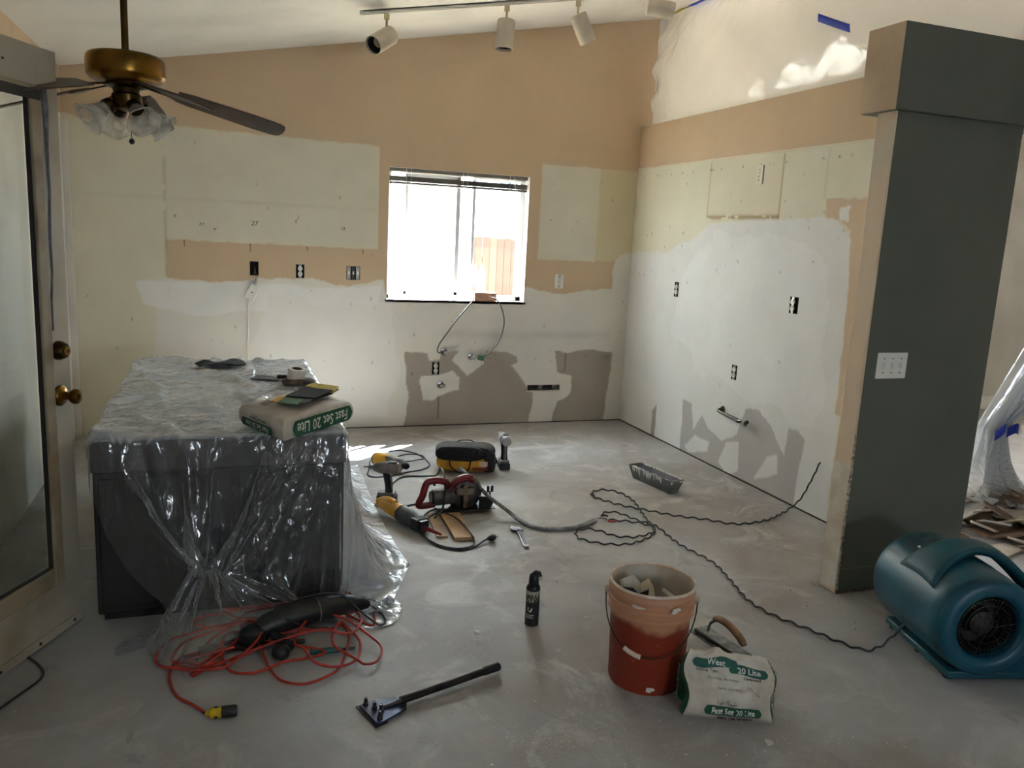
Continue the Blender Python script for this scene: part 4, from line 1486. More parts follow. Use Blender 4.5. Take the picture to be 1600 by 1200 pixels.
M_GYPS = mat('plaster_splat', (222, 214, 202), .85)
bk = thing('bucket', 'orange plastic bucket crusted with plaster holding drywall scraps', 'bucket', (-1.822, -3.826, 0), 0)
MB().lathe([(0.120, 0.004), (0.127, 0.0), (0.131, 0.010), (0.139, 0.262), (0.141, 0.266), (0.1495, 0.270), (0.1495, 0.280), (0.143, 0.284), (0.144, 0.298), (0.1505, 0.302), (0.1505, 0.312), (0.1445, 0.316), (0.145, 0.334), (0.150, 0.337), (0.150, 0.346), (0.1465, 0.350), (0.1470, 0.366)], 48, cap1=False).build('bucket_body', bucket_material(), bk, smooth=50)
M_BIN = mat('plastered_bucket_inside', (206, 196, 180), 0.7, col2=(180, 160, 138), vscale=8)
MB().lathe([(0.118, 0.008), (0.127, 0.012), (0.138, 0.27), (0.1425, 0.366)], 48, cap1=False).build('bucket_inside', M_BIN, bk, smooth=60)
MB().lathe([(0.1425, 0.364), (0.1435, 0.370), (0.1470, 0.3715), (0.1500, 0.369), (0.1500, 0.362), (0.1465, 0.360)], 48, cap0=False, cap1=False).build('rim', mat('rim_plaster', (226, 212, 196), 0.6, col2=(206, 176, 150), vscale=16), bk, smooth=60)
for a_, z_, w_, h_ in ((-112, .026, .026, .022), (-88, .322, .034, .020), (-136, .326, .040, .012)):
    rr_ = .1325 + .0345 * z_ + (.012 if z_ > .26 else .0015)
    vv = []
    for k in range(12):
        t_ = k * math.pi / 6
        s_ = 1 + .22 * math.sin(2 * t_ + a_) + .14 * math.sin(3 * t_ + 1) + .10 * math.sin(5 * t_ + 2)
        aa = R(a_) + w_ * .5 * s_ * math.cos(t_) / rr_
        vv.append((rr_ * math.cos(aa), rr_ * math.sin(aa), z_ + h_ * .5 * s_ * math.sin(t_)))
    MB().add(vv, [tuple(range(12))]).build('plaster_splat', M_GYPS, bk, smooth=0)
dl = Vector((-0.86, 0.51, 0))
df = Vector((-0.51, -0.86, 0))
pts = []
for k in range(25):
    th = math.pi * k / 24
    rr = 0.158 - 0.004 * math.sin(th)
    p = dl * math.cos(th) * rr + df * math.sin(th) * rr * 1.0
    pts.append(p + Vector((0, 0, 0.315 - 0.165 * math.sin(th) ** 0.8)))
bail = MB().tube(pts, 0.0022, 6).build('bail', mat('bail_wire', (70, 62, 56), 0.4, 0.8), bk)
MB().tube(pts[8:12], 0.0085, 10).build('grip', mat('grip_plastic', (222, 206, 190), 0.5), bail)
for s in (1, -1):
    MB().cyl(dl * s * 0.143 + Vector((0, 0, .315)), dl * s * 0.163 + Vector((0, 0, .315)), 0.014, n=14).build('ear', M_BIN, bk)
M_GYP = mat('drywall_scrap_white', (214, 208, 194), 0.85, col2=(196, 188, 172), vscale=14)
M_GYPT = mat('drywall_scrap_tan', (206, 186, 160), 0.85)
for i, (lab, px, py, pz, e, d, m_) in enumerate((
        ('white drywall scrap with notched corner standing in the bucket', -1.878, -3.772, 0.305, (62, 12, 24), (0.10, 0.11, 0.012), M_GYP),
        ('long pale drywall scrap leaning across the bucket', -1.815, -3.800, 0.285, (38, -14, -22), (0.045, 0.14, 0.012), M_GYPT),
        ('small drywall scrap lying low at the bucket wall', -1.760, -3.842, 0.305, (22, 30, 40), (0.05, 0.07, 0.012), M_GYP),
        ('flat drywall scrap at the bottom of the bucket heap', -1.800, -3.860, 0.215, (4, -6, 60), (0.10, 0.09, 0.012), M_GYP))):
    w_, h_ = d[0] / 2, d[1] / 2
    o = MB().prism([(-w_, -h_), (w_ * .8, -h_ * .9), (w_, h_ * .5), (w_ * .5, h_), (-w_ * .9, h_ * .8)], d[2]).build('drywall_scrap', m_, smooth=0)
    o.location = (px, py, pz)
    o.rotation_euler = [R(a) for a in e]
    tag(o, lab, 'drywall scrap')
o = MB().prism([(-.045, -.02), (.045, -.02), (.045, .025), (.012, .005), (-.010, .022), (-.045, .02)], 0.014, I4).build('broken_plastic', M_BLK, smooth=0)
o.location = (-1.884, -3.818, 0.315)
o.rotation_euler = (R(70), R(4), R(-24))
tag(o, 'jagged black plastic piece among the scraps in the bucket', 'plastic piece')
mb = MB().lathe([(0.001, 0.188), (0.07, 0.196), (0.125, 0.184), (0.128, 0.15)], 24, cap0=False)
o = mb.build('plaster_rubble', mat('bucket_rubble', (176, 164, 148), 0.95, col2=(120, 108, 94), vscale=24, bump=1.0, bscale=40))
o.location = (-1.822, -3.826, 0)
tag(o, 'grey plaster rubble filling the bucket', 'rubble', kind='stuff')

# ---- sack shapes with print
M_BAGW = mat('white_paper_sack', (216, 208, 196), 0.65, col2=(190, 178, 162), vscale=7, bump=0.25, bscale=16)
M_BAGG = mat('green_print', (30, 92, 62), 0.6, col2=(24, 78, 54), vscale=10)
M_BAGT = mat('teal_green_print', (40, 96, 84), 0.6)
M_PRW = mat('white_print', (226, 224, 214), 0.6)
M_PRK = mat('black_print', (40, 38, 36), 0.7)


def pill(mb, fn, cx, cy, w, h, n=28, m=6, wave=0.0):
    """rounded band as a fine grid laid on a surface"""
    r = h / 2
    vv, ff = [], []
    for i in range(n + 1):
        x = -w / 2 + w * i / n
        e = min(x + w / 2, w / 2 - x)
        hh = h / 2 if e >= r else math.sqrt(max(0, r * r - (r - e) ** 2)) * (h / 2) / r
        for j in range(m + 1):
            y = (2 * j / m - 1) * hh + wave * math.sin(3.0 * x / w * 2)
            vv.append(fn(cx + x, cy + y))
    for i in range(n):
        for j in range(m):
            a = i * (m + 1) + j
            ff.append((a, a + m + 1, a + m + 2, a + 1))
    return mb.add(vv, ff)


# sack standing open against the bucket
sk = thing('compound_sack', 'crumpled white and green setting compound sack slumped against the bucket', 'sack', (-1.817, -4.078, 0), -24.8)
PROF = [(0.004, 0.0), (-0.006, 0.02), (-0.008, 0.045), (-0.004, 0.070), (0.008, 0.094), (0.022, 0.115), (0.038, 0.140), (0.050, 0.162), (0.062, 0.182), (0.078, 0.195), (0.098, 0.192), (0.115, 0.180), (0.135, 0.150), (0.150, 0.10), (0.155, 0.05), (0.148, 0.0)]
ARC = [0.0]
for a, b in zip(PROF, PROF[1:]):
    ARC.append(ARC[-1] + math.hypot(b[0] - a[0], b[1] - a[1]))
SW = 0.285


def sack_pt(x, s, off=0.0):
    """x across 0..SW, s along the profile"""
    s = min(max(s, 0), ARC[-1] - 1e-6)
    i = max(k for k in range(len(ARC) - 1) if ARC[k] <= s)
    t = (s - ARC[i]) / (ARC[i + 1] - ARC[i])
    d = PROF[i][0] + (PROF[i + 1][0] - PROF[i][0]) * t
    z = PROF[i][1] + (PROF[i + 1][1] - PROF[i][1]) * t
    tx, tz = PROF[i + 1][0] - PROF[i][0], PROF[i + 1][1] - PROF[i][1]
    ln = math.hypot(tx, tz)
    nx, nz = -tz / ln, tx / ln
    e = x / SW
    k = math.sin(math.pi * min(max(e, 0), 1)) ** 0.35
    up = min(1.0, z / 0.10)
    bulge = 0.016 * k * math.sin(math.pi * min(1, s / 0.11)) + 0.010 * up * (vn(e * 5, s * 22) - .5) * 2 + 0.006 * up * (vn(e * 13 + 5, s * 60) - .5) * 2
    z2 = z * (1 + 0.12 * up * (0.5 - e)) - 0.018 * up * max(0, s - 0.15) * 8 * (vn(e * 6 + 9, 2.2) - 0.2)
    xs = x + 0.014 * up * math.sin(s * 30) * (1 - 2 * e) + 0.02 * up * up * (0.5 - e)
    return (xs, d + nx * (bulge + off), max(0.0, z2 + nz * (bulge + off)))


def vn(a, b):
    return float(vnoise(np.array([a + 50.0]), np.array([b + 50.0]), 3)[0])


MB().grid(lambda u, v: sack_pt(u * SW, v * ARC[-1]), 80, 120).build('sack_paper', M_BAGW, sk, smooth=50)
# gusseted green sides
for e, nm in ((0, 'gusset'), (1, 'gusset')):
    n = 40
    vv, ff = [], []
    for i in range(n + 1):
        s = ARC[-1] * i / n
        p = Vector(sack_pt(e * SW, s))
        c = Vector((p.x + (0.014 if e == 0 else -0.014), 0.078, p.z * 0.8))
        out = Vector(((-0.014 if e == 0 else 0.014), 0, 0))
        vv += [p, p.lerp(c, 0.33) + out, p.lerp(c, 0.7) + out * .7, c]
        if i:
            a = 4 * i
            q = [(a - 4 + j, a - 3 + j, a + 1 + j, a + j) for j in range(3)]
            ff += [tuple(reversed(x)) for x in q] if e == 0 else q
    g = MB().add([tuple(v) for v in vv], ff).build(nm, M_BAGG, sk, smooth=60)
    Mg = T(-0.0165 if e == 0 else SW + .0165, 0.075, 0.085) @ RZ(-90 if e == 0 else 90) @ RX(90) @ RZ(90)
    lettering('20 Lite', 0.045, M_PRW, g, Mg, name='side_lettering', bold=.0006)
on = lambda x, y: sack_pt(SW / 2 + x, y, 0.0022)
on2 = lambda x, y: sack_pt(SW / 2 + x, y, 0.0036)
mb = MB()
pill(mb, on, 0.012, 0.046, 0.195, 0.030)
mb.build('green_band', M_BAGG, sk, smooth=60)
lettering('Fast Set 20 Lite', 0.0235, M_PRW, sk, fn=lambda x, y: on2(x + 0.012, y + 0.046), bold=.0004)
lettering('Light Weight', 0.013, M_PRK, sk, fn=lambda x, y: on2(x - .01, y + 0.070))
lettering('Setting Type Compound', 0.0115, M_PRK, sk, fn=lambda x, y: on2(x + 0.020, y + 0.025), bold=.0003)
lettering('Made in U.S.A.', 0.007, M_PRK, sk, fn=lambda x, y: on2(x + 0.022, y + 0.014))
lettering('Net Wt. 18 lbs / 8.2 kg', 0.0085, M_PRK, sk, fn=lambda x, y: on2(x + 0.0, y + 0.108))
mb = MB()
pill(mb, on, -0.045, 0.186, 0.150, 0.030, wave=0.006)
mb.build('green_band', M_BAGT, sk, smooth=60)
mb = MB()
pill(mb, on, 0.060, 0.172, 0.125, 0.030, wave=-0.004)
mb.build('green_band', M_BAGT, sk, smooth=60)
lettering('West', 0.026, M_PRW, sk, fn=lambda x, y: on2(x - 0.045, y + 0.186), bold=.0006)
lettering('20 Lite', 0.026, M_PRW, sk, fn=lambda x, y: on2(x + 0.062, y + 0.171), bold=.0005)
lettering('Setting Type', 0.014, M_PRK, sk, fn=lambda x, y: on2(x - 0.072, y + 0.160), shear=.2)
lettering('Compound', 0.012, M_PRK, sk, fn=lambda x, y: on2(x + 0.072, y + 0.148), bold=.0003)
lettering('Easy Sanding   Easy Finishing', 0.0085, M_PRK, sk, fn=lambda x, y: on2(x - 0.02, y + 0.138), shear=.3)
lettering('Interior use only', 0.0085, M_PRK, sk, fn=lambda x, y: on2(x * .8 + 0.080 - y * .5, y + 0.110 - x * .5))

# ---- finishing trowel on the floor behind the sack
tw = thing('trowel', 'finishing trowel with curved wooden handle behind the compound sack', 'trowel', (-1.415, -3.690, 0), 8)
MB().box((0, 0, .003), (0.100, 0.28, 0.0018), I4).build('blade', M_STEEL, tw, smooth=0)
MB().box((-.028, .0, .010), (0.012, 0.24, 0.012), I4).build('spine', M_BLK, tw, bevel=.002)
MB().tube(catmull([(.02, .10, .006), (.03, .10, .035), (.035, .075, .060)], 5), 0.006, 8).build('tang', M_STEEL, tw)
MB().tube(catmull([(.036, .085, .062), (.036, .05, .072), (.036, 0, .070), (.036, -.055, .052), (.036, -.085, .030)], 6), [0.012] * 2 + [0.016] * 21 + [0.013] * 2, 14, flat=.85).build('handle', mat('worn_wood_handle', (150, 112, 78), 0.55, col2=(120, 86, 58), vscale=18), tw)

# ---- spray foam can
cn = thing('foam_can', 'black and grey spray foam can with black cap standing alone', 'spray can', (-2.078, -3.356, 0))
MB().lathe([(.024, 0), (.0285, .003), (.0285, .006), (.0278, .008), (.0278, .150), (.0285, .152), (.0265, .162), (.020, .172), (.012, .176)], 36).build('can_body', mat('can_black', (26, 26, 30), 0.35, col2=(50, 48, 48), vscale=22, vlo=.6, vhi=.75), cn, smooth=50)
a0 = R(-142)


def can_wrap(r):
    return lambda x, y: (r * math.cos(a0 + x / .0285), r * math.sin(a0 + x / .0285), y)


vv, ff = [], []
nn = 48
for i in range(nn + 1):
    t = i / nn
    x = -.060 + t * .125
    lo = .098 + .020 * (t - .3) + (.0 if t < .86 else .030)
    for j in range(5):
        vv.append(can_wrap(.0282)(x, lo + (.149 - lo) * j / 4))
    if i:
        a = 5 * i
        ff += [(a - 5 + j, a + j, a + 1 + j, a - 4 + j) for j in range(4)]
MB().add(vv, ff).build('silver_label', mat('can_silver_grey', (178, 174, 160), 0.4, 0.1, col2=(150, 146, 132), vscale=30), cn, smooth=60)
lettering('GREAT', 0.022, M_PRK, cn, fn=lambda x, y: can_wrap(.0287)(x + .010, y + .126 + x * .06), bold=.001, shear=.15)
lettering('STUFF', 0.024, M_PRK, cn, fn=lambda x, y: can_wrap(.0287)(x + .012, y + .108 + x * .06), bold=.001, shear=.15)
mb = MB()
for k, w_ in enumerate((.040, .028, .034)):
    pill(mb, can_wrap(.0284), .004, .050 - k * .006, w_, .0016, 14, 2)
mb.build('small_print', M_PRW, cn)
MB().add([can_wrap(.0284)(x, z) for x, z in ((-.004, .082), (.014, .082), (.014, .070), (.008, .062), (.006, .062), (-.004, .070))], [tuple(range(6))]).build('white_emblem', M_PRW, cn, smooth=0)
MB().add([can_wrap(.0287)(x, z) for x, z in ((.002, .078), (.009, .078), (.009, .070), (.004, .068))], [tuple(range(4))]).build('emblem_centre', M_PRK, cn, smooth=0)
Mc = RZ(60)
MB().lathe([(.019, .168), (.0205, .172), (.0195, .195), (.017, .210), (.010, .216)], 24).build('cap', M_BLK, cn)
MB().tube(catmull([(0, .004, .205), (0, -.008, .219), (0, -.022, .216), (0, -.026, .206)], 6), [.013] * 7 + [.011] * 6 + [.008] * 6, 12, Mc, flat=.8).build('trigger', M_BLK, cn)
MB().tube([(0.0145, 0.004, .170), (0.016, 0.004, .214)], .004, 8, Mc).build('straw_clip', mat('clip_grey', (120, 120, 126), .4), cn)

# ---- floor scraper with bolted blade head
sc = thing('floor_scraper', 'black bar tool with bolted blue steel head lying on the floor', 'scraper', (-2.715, -3.792, 0), 17.4)
ly = lambda p: p
MB().prism([(-.098, -.060), (-.085, -.066), (.020, -.040), (.035, -.014), (.035, .014), (.020, .036), (-.070, .062), (-.098, .055)], 0.006, T(0, 0, .006)).build('head_plate', mat('blue_grey_steel', (66, 78, 112), 0.4, 0.6, col2=(50, 54, 66), vscale=26), sc, bevel=.001, smooth=0)
MB().prism([(-.106, -.070), (-.060, -.064), (-.060, .060), (-.106, .066)], 0.004, T(0, 0, .001)).build('blade', M_BLK, sc, smooth=0)
MB().bar((-.107, -.070, .001), (-.1055, .066, .004)).build('blade_edge', M_STEEL, sc, smooth=0)
bolt0 = None
for x, y in ((-.082, .045), (-.068, .012), (-.058, -.014), (-.078, -.046)):
    b_ = MB().lathe([(.010, .010), (.010, .020), (.009, .0215)], 6, T(x, y, 0)).lathe([(.006, .0215), (.006, .033), (.005, .036), (.0015, .037)], 12, T(x, y, 0)).build('bolt', M_BLK, sc)
    MB().ball((x, y, .037), .0045, 6).build('bolt_tip', M_CHROME, b_)
MB().tube([(-.052, 0, .014), (.01, 0, .016), (.03, 0, .018)], [.004, .008, .012], 10).build('neck', M_BLK, sc)
MB().tube([(.020, 0, .018), (.34, 0, .022), (.41, 0, .022)], [.013, .0135, .0135], 16).build('bar_handle', mat('dark_steel_bar', (60, 54, 50), 0.42, 0.7, col2=(40, 37, 36), vscale=20), sc)
MB().tube([(.345, 0, .022), (.350, 0, .022), (.412, 0, .022), (.416, 0, .022)], [.0138, .0155, .0155, .012], 16).build('grip', M_RUB, sc)

# ---- mud pan
mp = thing('mud_pan', 'grey steel mud pan streaked with white compound', 'mud pan', (-0.640, -1.770, 0), -79)
L_, W_, H_ = .178, .031, .088
L2, W2 = .205, .052
bot = [(-L_, -W_, .001), (L_, -W_, .001), (L_, W_, .001), (-L_, W_, .001)]
top = [(-L2, -W2, H_), (L2, -W2, H_), (L2, W2, H_), (-L2, W2, H_)]
MB().add(bot + top, [(3, 2, 1, 0), (0, 1, 5, 4), (1, 2, 6, 5), (2, 3, 7, 6), (3, 0, 4, 7)]).build('pan_body', mat('scuffed_steel_pan', (128, 130, 134), 0.42, 0.6, col2=(104, 106, 110), vscale=16), mp, solid=.003, smooth=0)
mb = MB()
for a, b in zip(top, top[1:] + top[:1]):
    mb.tube([a, b], .0032, 6)
mb.build('rolled_rim', M_STEEL, mp)
M_WETMUD = mat('dried_compound', (226, 225, 222), 0.8, bump=.4, bscale=60)
mb = MB()
rng = random.Random(3)
for sx in (-1,):
    for k in range(18):
        x = rng.uniform(-.17, .13)
        ln = rng.uniform(.006, .05) if k % 3 else rng.uniform(.03, .06)
        wd = rng.uniform(.004, .012)
        f = lambda x_, h: ((x_), -(W_ + (W2 - W_) * h / H_) - .0030, h)
        mb.add([f(x - wd, H_), f(x + wd, H_), f(x + wd * .7, H_ - ln * .6), f(x, H_ - ln), f(x - wd * .6, H_ - ln * .6)], [(0, 4, 3, 2, 1)])
mb.build('drips', M_WETMUD, mp, smooth=0)['kind'] = 'stuff'
mb = MB()
for k in range(40):
    x = rng.uniform(-.19, .19)
    s = rng.choice((-1, 1, 1))
    mb.ball((x, s * (W2 - .002), H_ + .001), (rng.uniform(.006, .016), .004, rng.uniform(.003, .006)), 4)
for k in range(14):
    mb.ball((L2 - .004, rng.uniform(-.045, .045), H_ - rng.uniform(0, .02)), (.004, rng.uniform(.006, .012), rng.uniform(.004, .010)), 4)
mb.build('crust', M_WETMUD, mp)['kind'] = 'stuff'
MB().grid(lambda u, v: ((u - .5) * .34, (v - .5) * .074, .030 + .012 * vn(u * 6, v * 3) + .01 * (2 * v - 1) ** 2), 24, 8).build('compound', M_WETMUD, mp)


# ---- pistol tools
def pistol(name, label, loc, rz, body_m, accent, kind):
    t = thing(name, label, 'power tool', loc, rz)
    bt = MB().prism([(-.055, -.036), (.052, -.036), (.058, 0), (.052, .036), (-.055, .036)], .042).build('battery', M_BLK, t, bevel=.006)
    MB().box((0, 0, .052), (.100, .062, .020)).build('battery_shoe', accent, bt, bevel=.006)
    h = MB().tube(catmull([(-.012, 0, .055), (-.006, 0, .10), (.002, 0, .15), (.006, 0, .175)], 4), [.021, .021, .020, .019, .018, .0185, .019, .019, .020, .020, .021, .022, .022][:13], 16, flat=1.15).build('handle', M_BLK, t)
    MB().tube(catmull([(-.028, 0, .06), (-.026, 0, .10), (-.020, 0, .16)], 4), .008, 8).build('handle_inlay', accent, h)
    MB().box((.022, 0, .150), (.016, .016, .032), RY(-8)).build('trigger', M_BLK, h, bevel=.004)
    ln = -.085 if kind == 'drill' else -.065
    b = MB().lathe([(.020, ln - .006), (.030, ln), (.034, ln + .02), (.034, .02), (.031, .045), (.027, .060)], 28, T(0, 0, .200) @ RY(90)).build('motor_body', body_m, t)
    MB().lathe([(.0345, ln + .035), (.0352, ln + .040), (.0352, -.005), (.0345, .0)], 28, T(0, 0, .200) @ RY(90), False, False).build('body_band', accent, b)
    MB().box((-.03, 0, .232), (.05, .030, .014)).build('top_pad', M_BLK, b, bevel=.005)
    if kind == 'drill':
        MB().lathe([(.027, .058), (.029, .062), (.029, .080), (.026, .084), (.026, .110), (.022, .120), (.012, .128)], 24, T(0, 0, .200) @ RY(90)).build('chuck', M_GRY, b)
    else:
        MB().lathe([(.026, .058), (.024, .072), (.014, .082), (.010, .084), (.010, .100), (.005, .102), (.004, .135)], 20, T(0, 0, .200) @ RY(90)).build('bit_holder', M_STEEL, b)
    return t


M_TWOTONE = mat('white_grey_tool', (196, 194, 196), 0.42, col2=(150, 148, 152), vscale=9)
pistol('cordless_drill', 'black and white cordless drill standing upright beside the tool bag', (-1.480, -1.232, 0), 82, M_TWOTONE, M_GRY, 'drill')
pistol('impact_driver', 'grey and black cordless impact driver standing by the plastic sheet', (-2.362, -1.770, 0), 158, mat('dusty_grey_tool', (128, 124, 118), 0.55, col2=(96, 92, 88), vscale=10), M_GRY, 'impact')

# ---- yellow corded drill lying by the sun patch
yd = thing('corded_drill', 'yellow and grey corded drill lying by the bright floor patch', 'power tool', (-2.225, -1.140, 0), -52)
MB().lathe([(.030, -.120), (.042, -.110), (.046, -.07), (.046, -.02), (.044, .0)], 26, T(0, 0, .050) @ RY(90)).build('motor_body', M_YEL, yd)
MB().lathe([(.0448, .0), (.046, .004), (.046, .075), (.040, .095), (.026, .112), (.020, .118)], 26, T(0, 0, .050) @ RY(90)).build('gear_case', mat('dusty_grey_case', (132, 128, 122), .5, col2=(160, 156, 150), vscale=14), yd)
MB().lathe([(.018, .115), (.022, .120), (.022, .145), (.014, .156), (.006, .160)], 18, T(0, 0, .050) @ RY(90)).build('chuck', M_BLK, yd)
MB().lathe([(.036, -.128), (.040, -.122), (.040, -.108)], 24, T(0, 0, .050) @ RY(90)).build('rear_cap', M_BLK, yd)
MB().tube(catmull([(-.07, .03, .045), (-.085, .07, .030), (-.10, .115, .022)], 5), [.020, .021, .022, .022, .021, .020, .020, .020, .021, .020, .018], 14).build('handle', M_YEL, yd)
MB().tube(catmull([(.05, -.02, .080), (.03, -.03, .088), (-.01, -.03, .088)], 5), .007, 8).build('side_strap', M_GRY, yd)
c = floor_cord('power_cord', [(-2.33, -1.02, .030), (-2.36, -1.143), (-2.381, -1.263), (-2.326, -1.309), (-2.199, -1.271), (-2.126, -1.234), (-2.031, -1.20), (-1.953, -1.109), (-1.945, -.97), (-1.952, -.86), (-2.045, -.816), (-2.149, -.913), (-2.10, -1.02, .012), (-1.99, -.99, .014), (-1.956, -.944), (-1.965, -.84), (-1.997, -.779), (-2.069, -.708), (-2.15, -.72)], .0042, M_CORD, '', owner=yd)

# ---- reciprocating saw, its rear under the plastic sheet
rs = thing('reciprocating_saw', 'yellow reciprocating saw with red blade poking out from the plastic sheet', 'power tool', (-2.345, -2.120, 0), -68)
MB().tube([(-.20, 0, .050), (-.16, 0, .052), (-.12, 0, .052), (-.06, 0, .052), (-.01, 0, .050)], [.026, .030, .036, .040, .043], 18, flat=1.05).build('motor_body', M_YEL, rs)
MB().tube([(-.012, 0, .050), (.0, 0, .050), (.06, 0, .050), (.11, 0, .048), (.135, 0, .046)], [.044, .047, .046, .038, .030], 18, flat=.95).build('gear_boot', mat('rubber_boot_grey', (66, 66, 70), .6, col2=(92, 90, 90), vscale=14), rs)
MB().tube([(.0, 0, .05), (.004, 0, .05), (.012, 0, .05)], [.047, .0485, .047], 18, cap=False).build('seam_ring', M_BLK, rs)
MB().bar((.125, -.038, .012), (.185, .038, .074)).build('nose_block', M_BLK, rs, bevel=.006)
mb = MB()
for k in range(4):
    mb.bar((.132 + k * .013, -.024, .074), (.139 + k * .013, .024, .0755))
mb.build('vent_slots', M_GASKET, rs, smooth=0)
MB().prism([(.18, -.010), (.34, .006), (.352, .014), (.34, .018), (.18, .016)], .0016, T(0, 0, .030) @ RX(78)).build('blade', mat('red_saw_blade', (168, 44, 56), .4, .3), rs, smooth=0)
MB().prism([(.178, .012), (.205, .012), (.205, .070), (.178, .070)], .05, RX(90) @ T(0, 0, -.025)).build('shoe', M_BLK, rs, bevel=.002)
MB().tube(catmull([(-.24, 0, .05), (-.19, .01, .075), (-.12, .0, .090), (-.07, 0, .088)], 5), .018, 12).build('rear_handle', M_YEL, rs)
c = floor_cord('power_cord', [(-2.12, -1.98, .02), (-2.20, -2.06, .02), (-2.262, -2.16), (-2.290, -2.29), (-2.27, -2.388), (-2.236, -2.479), (-2.172, -2.537), (-2.103, -2.537), (-2.059, -2.494), (-2.055, -2.418, .030), (-2.065, -2.236, .034), (-2.104, -2.116, .034), (-2.159, -2.077, .020), (-2.226, -2.151), (-2.262, -2.278), (-2.28, -2.40, .014), (-2.245, -2.49), (-2.152, -2.560), (-2.067, -2.535), (-2.01, -2.49, .012), (-1.985, -2.478, .016)], .0045, M_CORD, '', owner=rs)
pl = MB().lathe([(.006, 0), (.011, .012), (.016, .026), (.016, .046), (.013, .050)], 14, align((-1.988, -2.479, .016), (-1.94, -2.462, .019))).build('plug', M_BLK, c)
mb = MB()
for s in (-1, 1):
    mb.box((s * .006, 0, .058), (.0016, .006, .018), align((-1.988, -2.479, .016), (-1.94, -2.462, .019)))
mb.build('prongs', M_STEEL, pl, smooth=0)

# ---- pine offcut under the saw
o = MB().bar((-.052, -.22, 0), (.052, .20, .019)).build('pine_offcut', M_WOOD, smooth=0, bevel=.001)
o.location = (-2.080, -2.215, 0.0)
o.rotation_euler = (0, 0, R(-3))
tag(o, 'flat pine offcut under the red circular saw', 'board')
o = MB().bar((-.028, -.18, 0), (.028, .16, .012)).build('pine_offcut', mat('grey_pine', (176, 152, 122), .75, col2=(150, 126, 98), vscale=8), smooth=0, bevel=.001)
o.location = (-2.178, -2.205, 0.0)
o.rotation_euler = (0, 0, R(-5))
tag(o, 'narrow greyish offcut beside the wider pine offcut', 'board')

# ---- worm drive circular saw
cs = thing('circular_saw', 'red handled worm drive circular saw resting on a pine offcut', 'power tool', (-1.985, -1.985, 0.0), 2)
cz = .105
M_MAG = mat('dusty_magnesium', (88, 84, 82), .5, .3, col2=(120, 114, 108), vscale=16)
MB().lathe([(.045, .035), (.075, .030), (.092, .018), (.098, .0), (.098, -.018), (.090, -.022)], 40, T(0.02, 0, cz) @ RX(90)).build('blade_guard', M_MAG, cs)
MB().lathe([(.096, -.024), (.0965, -.0255)], 48, T(0.02, 0, cz - .018) @ RX(90)).build('blade', M_STEEL, cs)
MB().lathe([(.018, .03), (.030, .036), (.026, .052), (.010, .054)], 20, T(0.02, 0, cz) @ RX(90)).build('arbor_cover', M_MAG, cs)
mb = MB()
arcp = [(.02 + .100 * math.cos(R(a)), -.034, cz + .100 * math.sin(R(a))) for a in range(72, 175, 8)]
mb.tube(arcp, .011, 10)
mb.build('guard_rib', M_RED, cs)
MB().tube([(-.175, 0, .085), (-.165, 0, .085), (-.15, 0, .086), (-.06, 0, .090), (-.03, 0, .092)], [.030, .044, .047, .047, .042], 26).build('motor_housing', M_MAG, cs)
MB().tube([(-.178, 0, .085), (-.165, 0, .085)], [.036, .040], 24).build('motor_cap', M_BLK, cs)
hnd = MB().tube(catmull([(-.075, -.005, .145), (-.10, -.005, .172), (-.15, -.005, .182), (-.195, -.005, .176), (-.212, -.005, .150), (-.225, -.005, .10), (-.245, -.005, .060), (-.240, -.005, .045), (-.20, -.005, .044), (-.155, -.005, .050)], 5), .0175, 12, flat=1.1).build('rear_handle', M_RED, cs)
MB().box((-.185, -.005, .140), (.014, .016, .034), RY(10)).build('trigger', M_BLK, hnd, bevel=.004)
tp = MB().tube(catmull([(-.06, -.03, .150), (-.03, -.04, .180), (.02, -.045, .192), (.05, -.04, .178)], 5), .014, 10).build('front_handle', M_RED, cs)
MB().prism([(-.145, -.085), (.175, -.085), (.175, .075), (-.145, .075)], .003, T(0, 0, .021)).build('foot_plate', mat('worn_foot_steel', (70, 68, 68), .45, .7), cs, smooth=0)
MB().prism([(.085, .0), (.155, .0), (.170, .03), (.140, .062), (.085, .070)], .010, T(0, -.055, .024) @ RX(90)).build('depth_bracket', M_BLK, cs, bevel=.002)
for x in (.135, .158):
    MB().cyl((x, -.06, .115), (x, -.06, .150), .008, n=10).build('wing_knob', M_BLK, cs)
MB().cyl((.147, -.06, .05), (.147, -.06, .120), .005, n=8).build('depth_rod', M_STEEL, cs)
MB().bar((-.012, -.075, .035), (.012, -.058, .165)).build('upright_bracket', mat('dusty_brown_bracket', (140, 122, 100), .6, col2=(104, 90, 74), vscale=24), cs, bevel=.003)
MB().bar((-.050, -.076, .110), (.050, -.062, .150)).build('cross_bracket', mat('dusty_brown_plate', (120, 108, 92), .6, col2=(88, 78, 66), vscale=24), cs, bevel=.003)
c = floor_cord('power_cord', [(-2.225, -1.985, .052), (-2.30, -1.95, .030), (-2.345, -1.86), (-2.350, -1.72), (-2.305, -1.56), (-2.235, -1.40), (-2.162, -1.33), (-2.073, -1.34), (-2.03, -1.42, .03), (-2.03, -1.60, .09), (-2.06, -1.80, .19), (-2.075, -1.92, .205), (-2.09, -2.02, .15), (-2.12, -2.10, .06), (-2.18, -2.16, .03)], .0055, M_CORD, '', owner=cs)

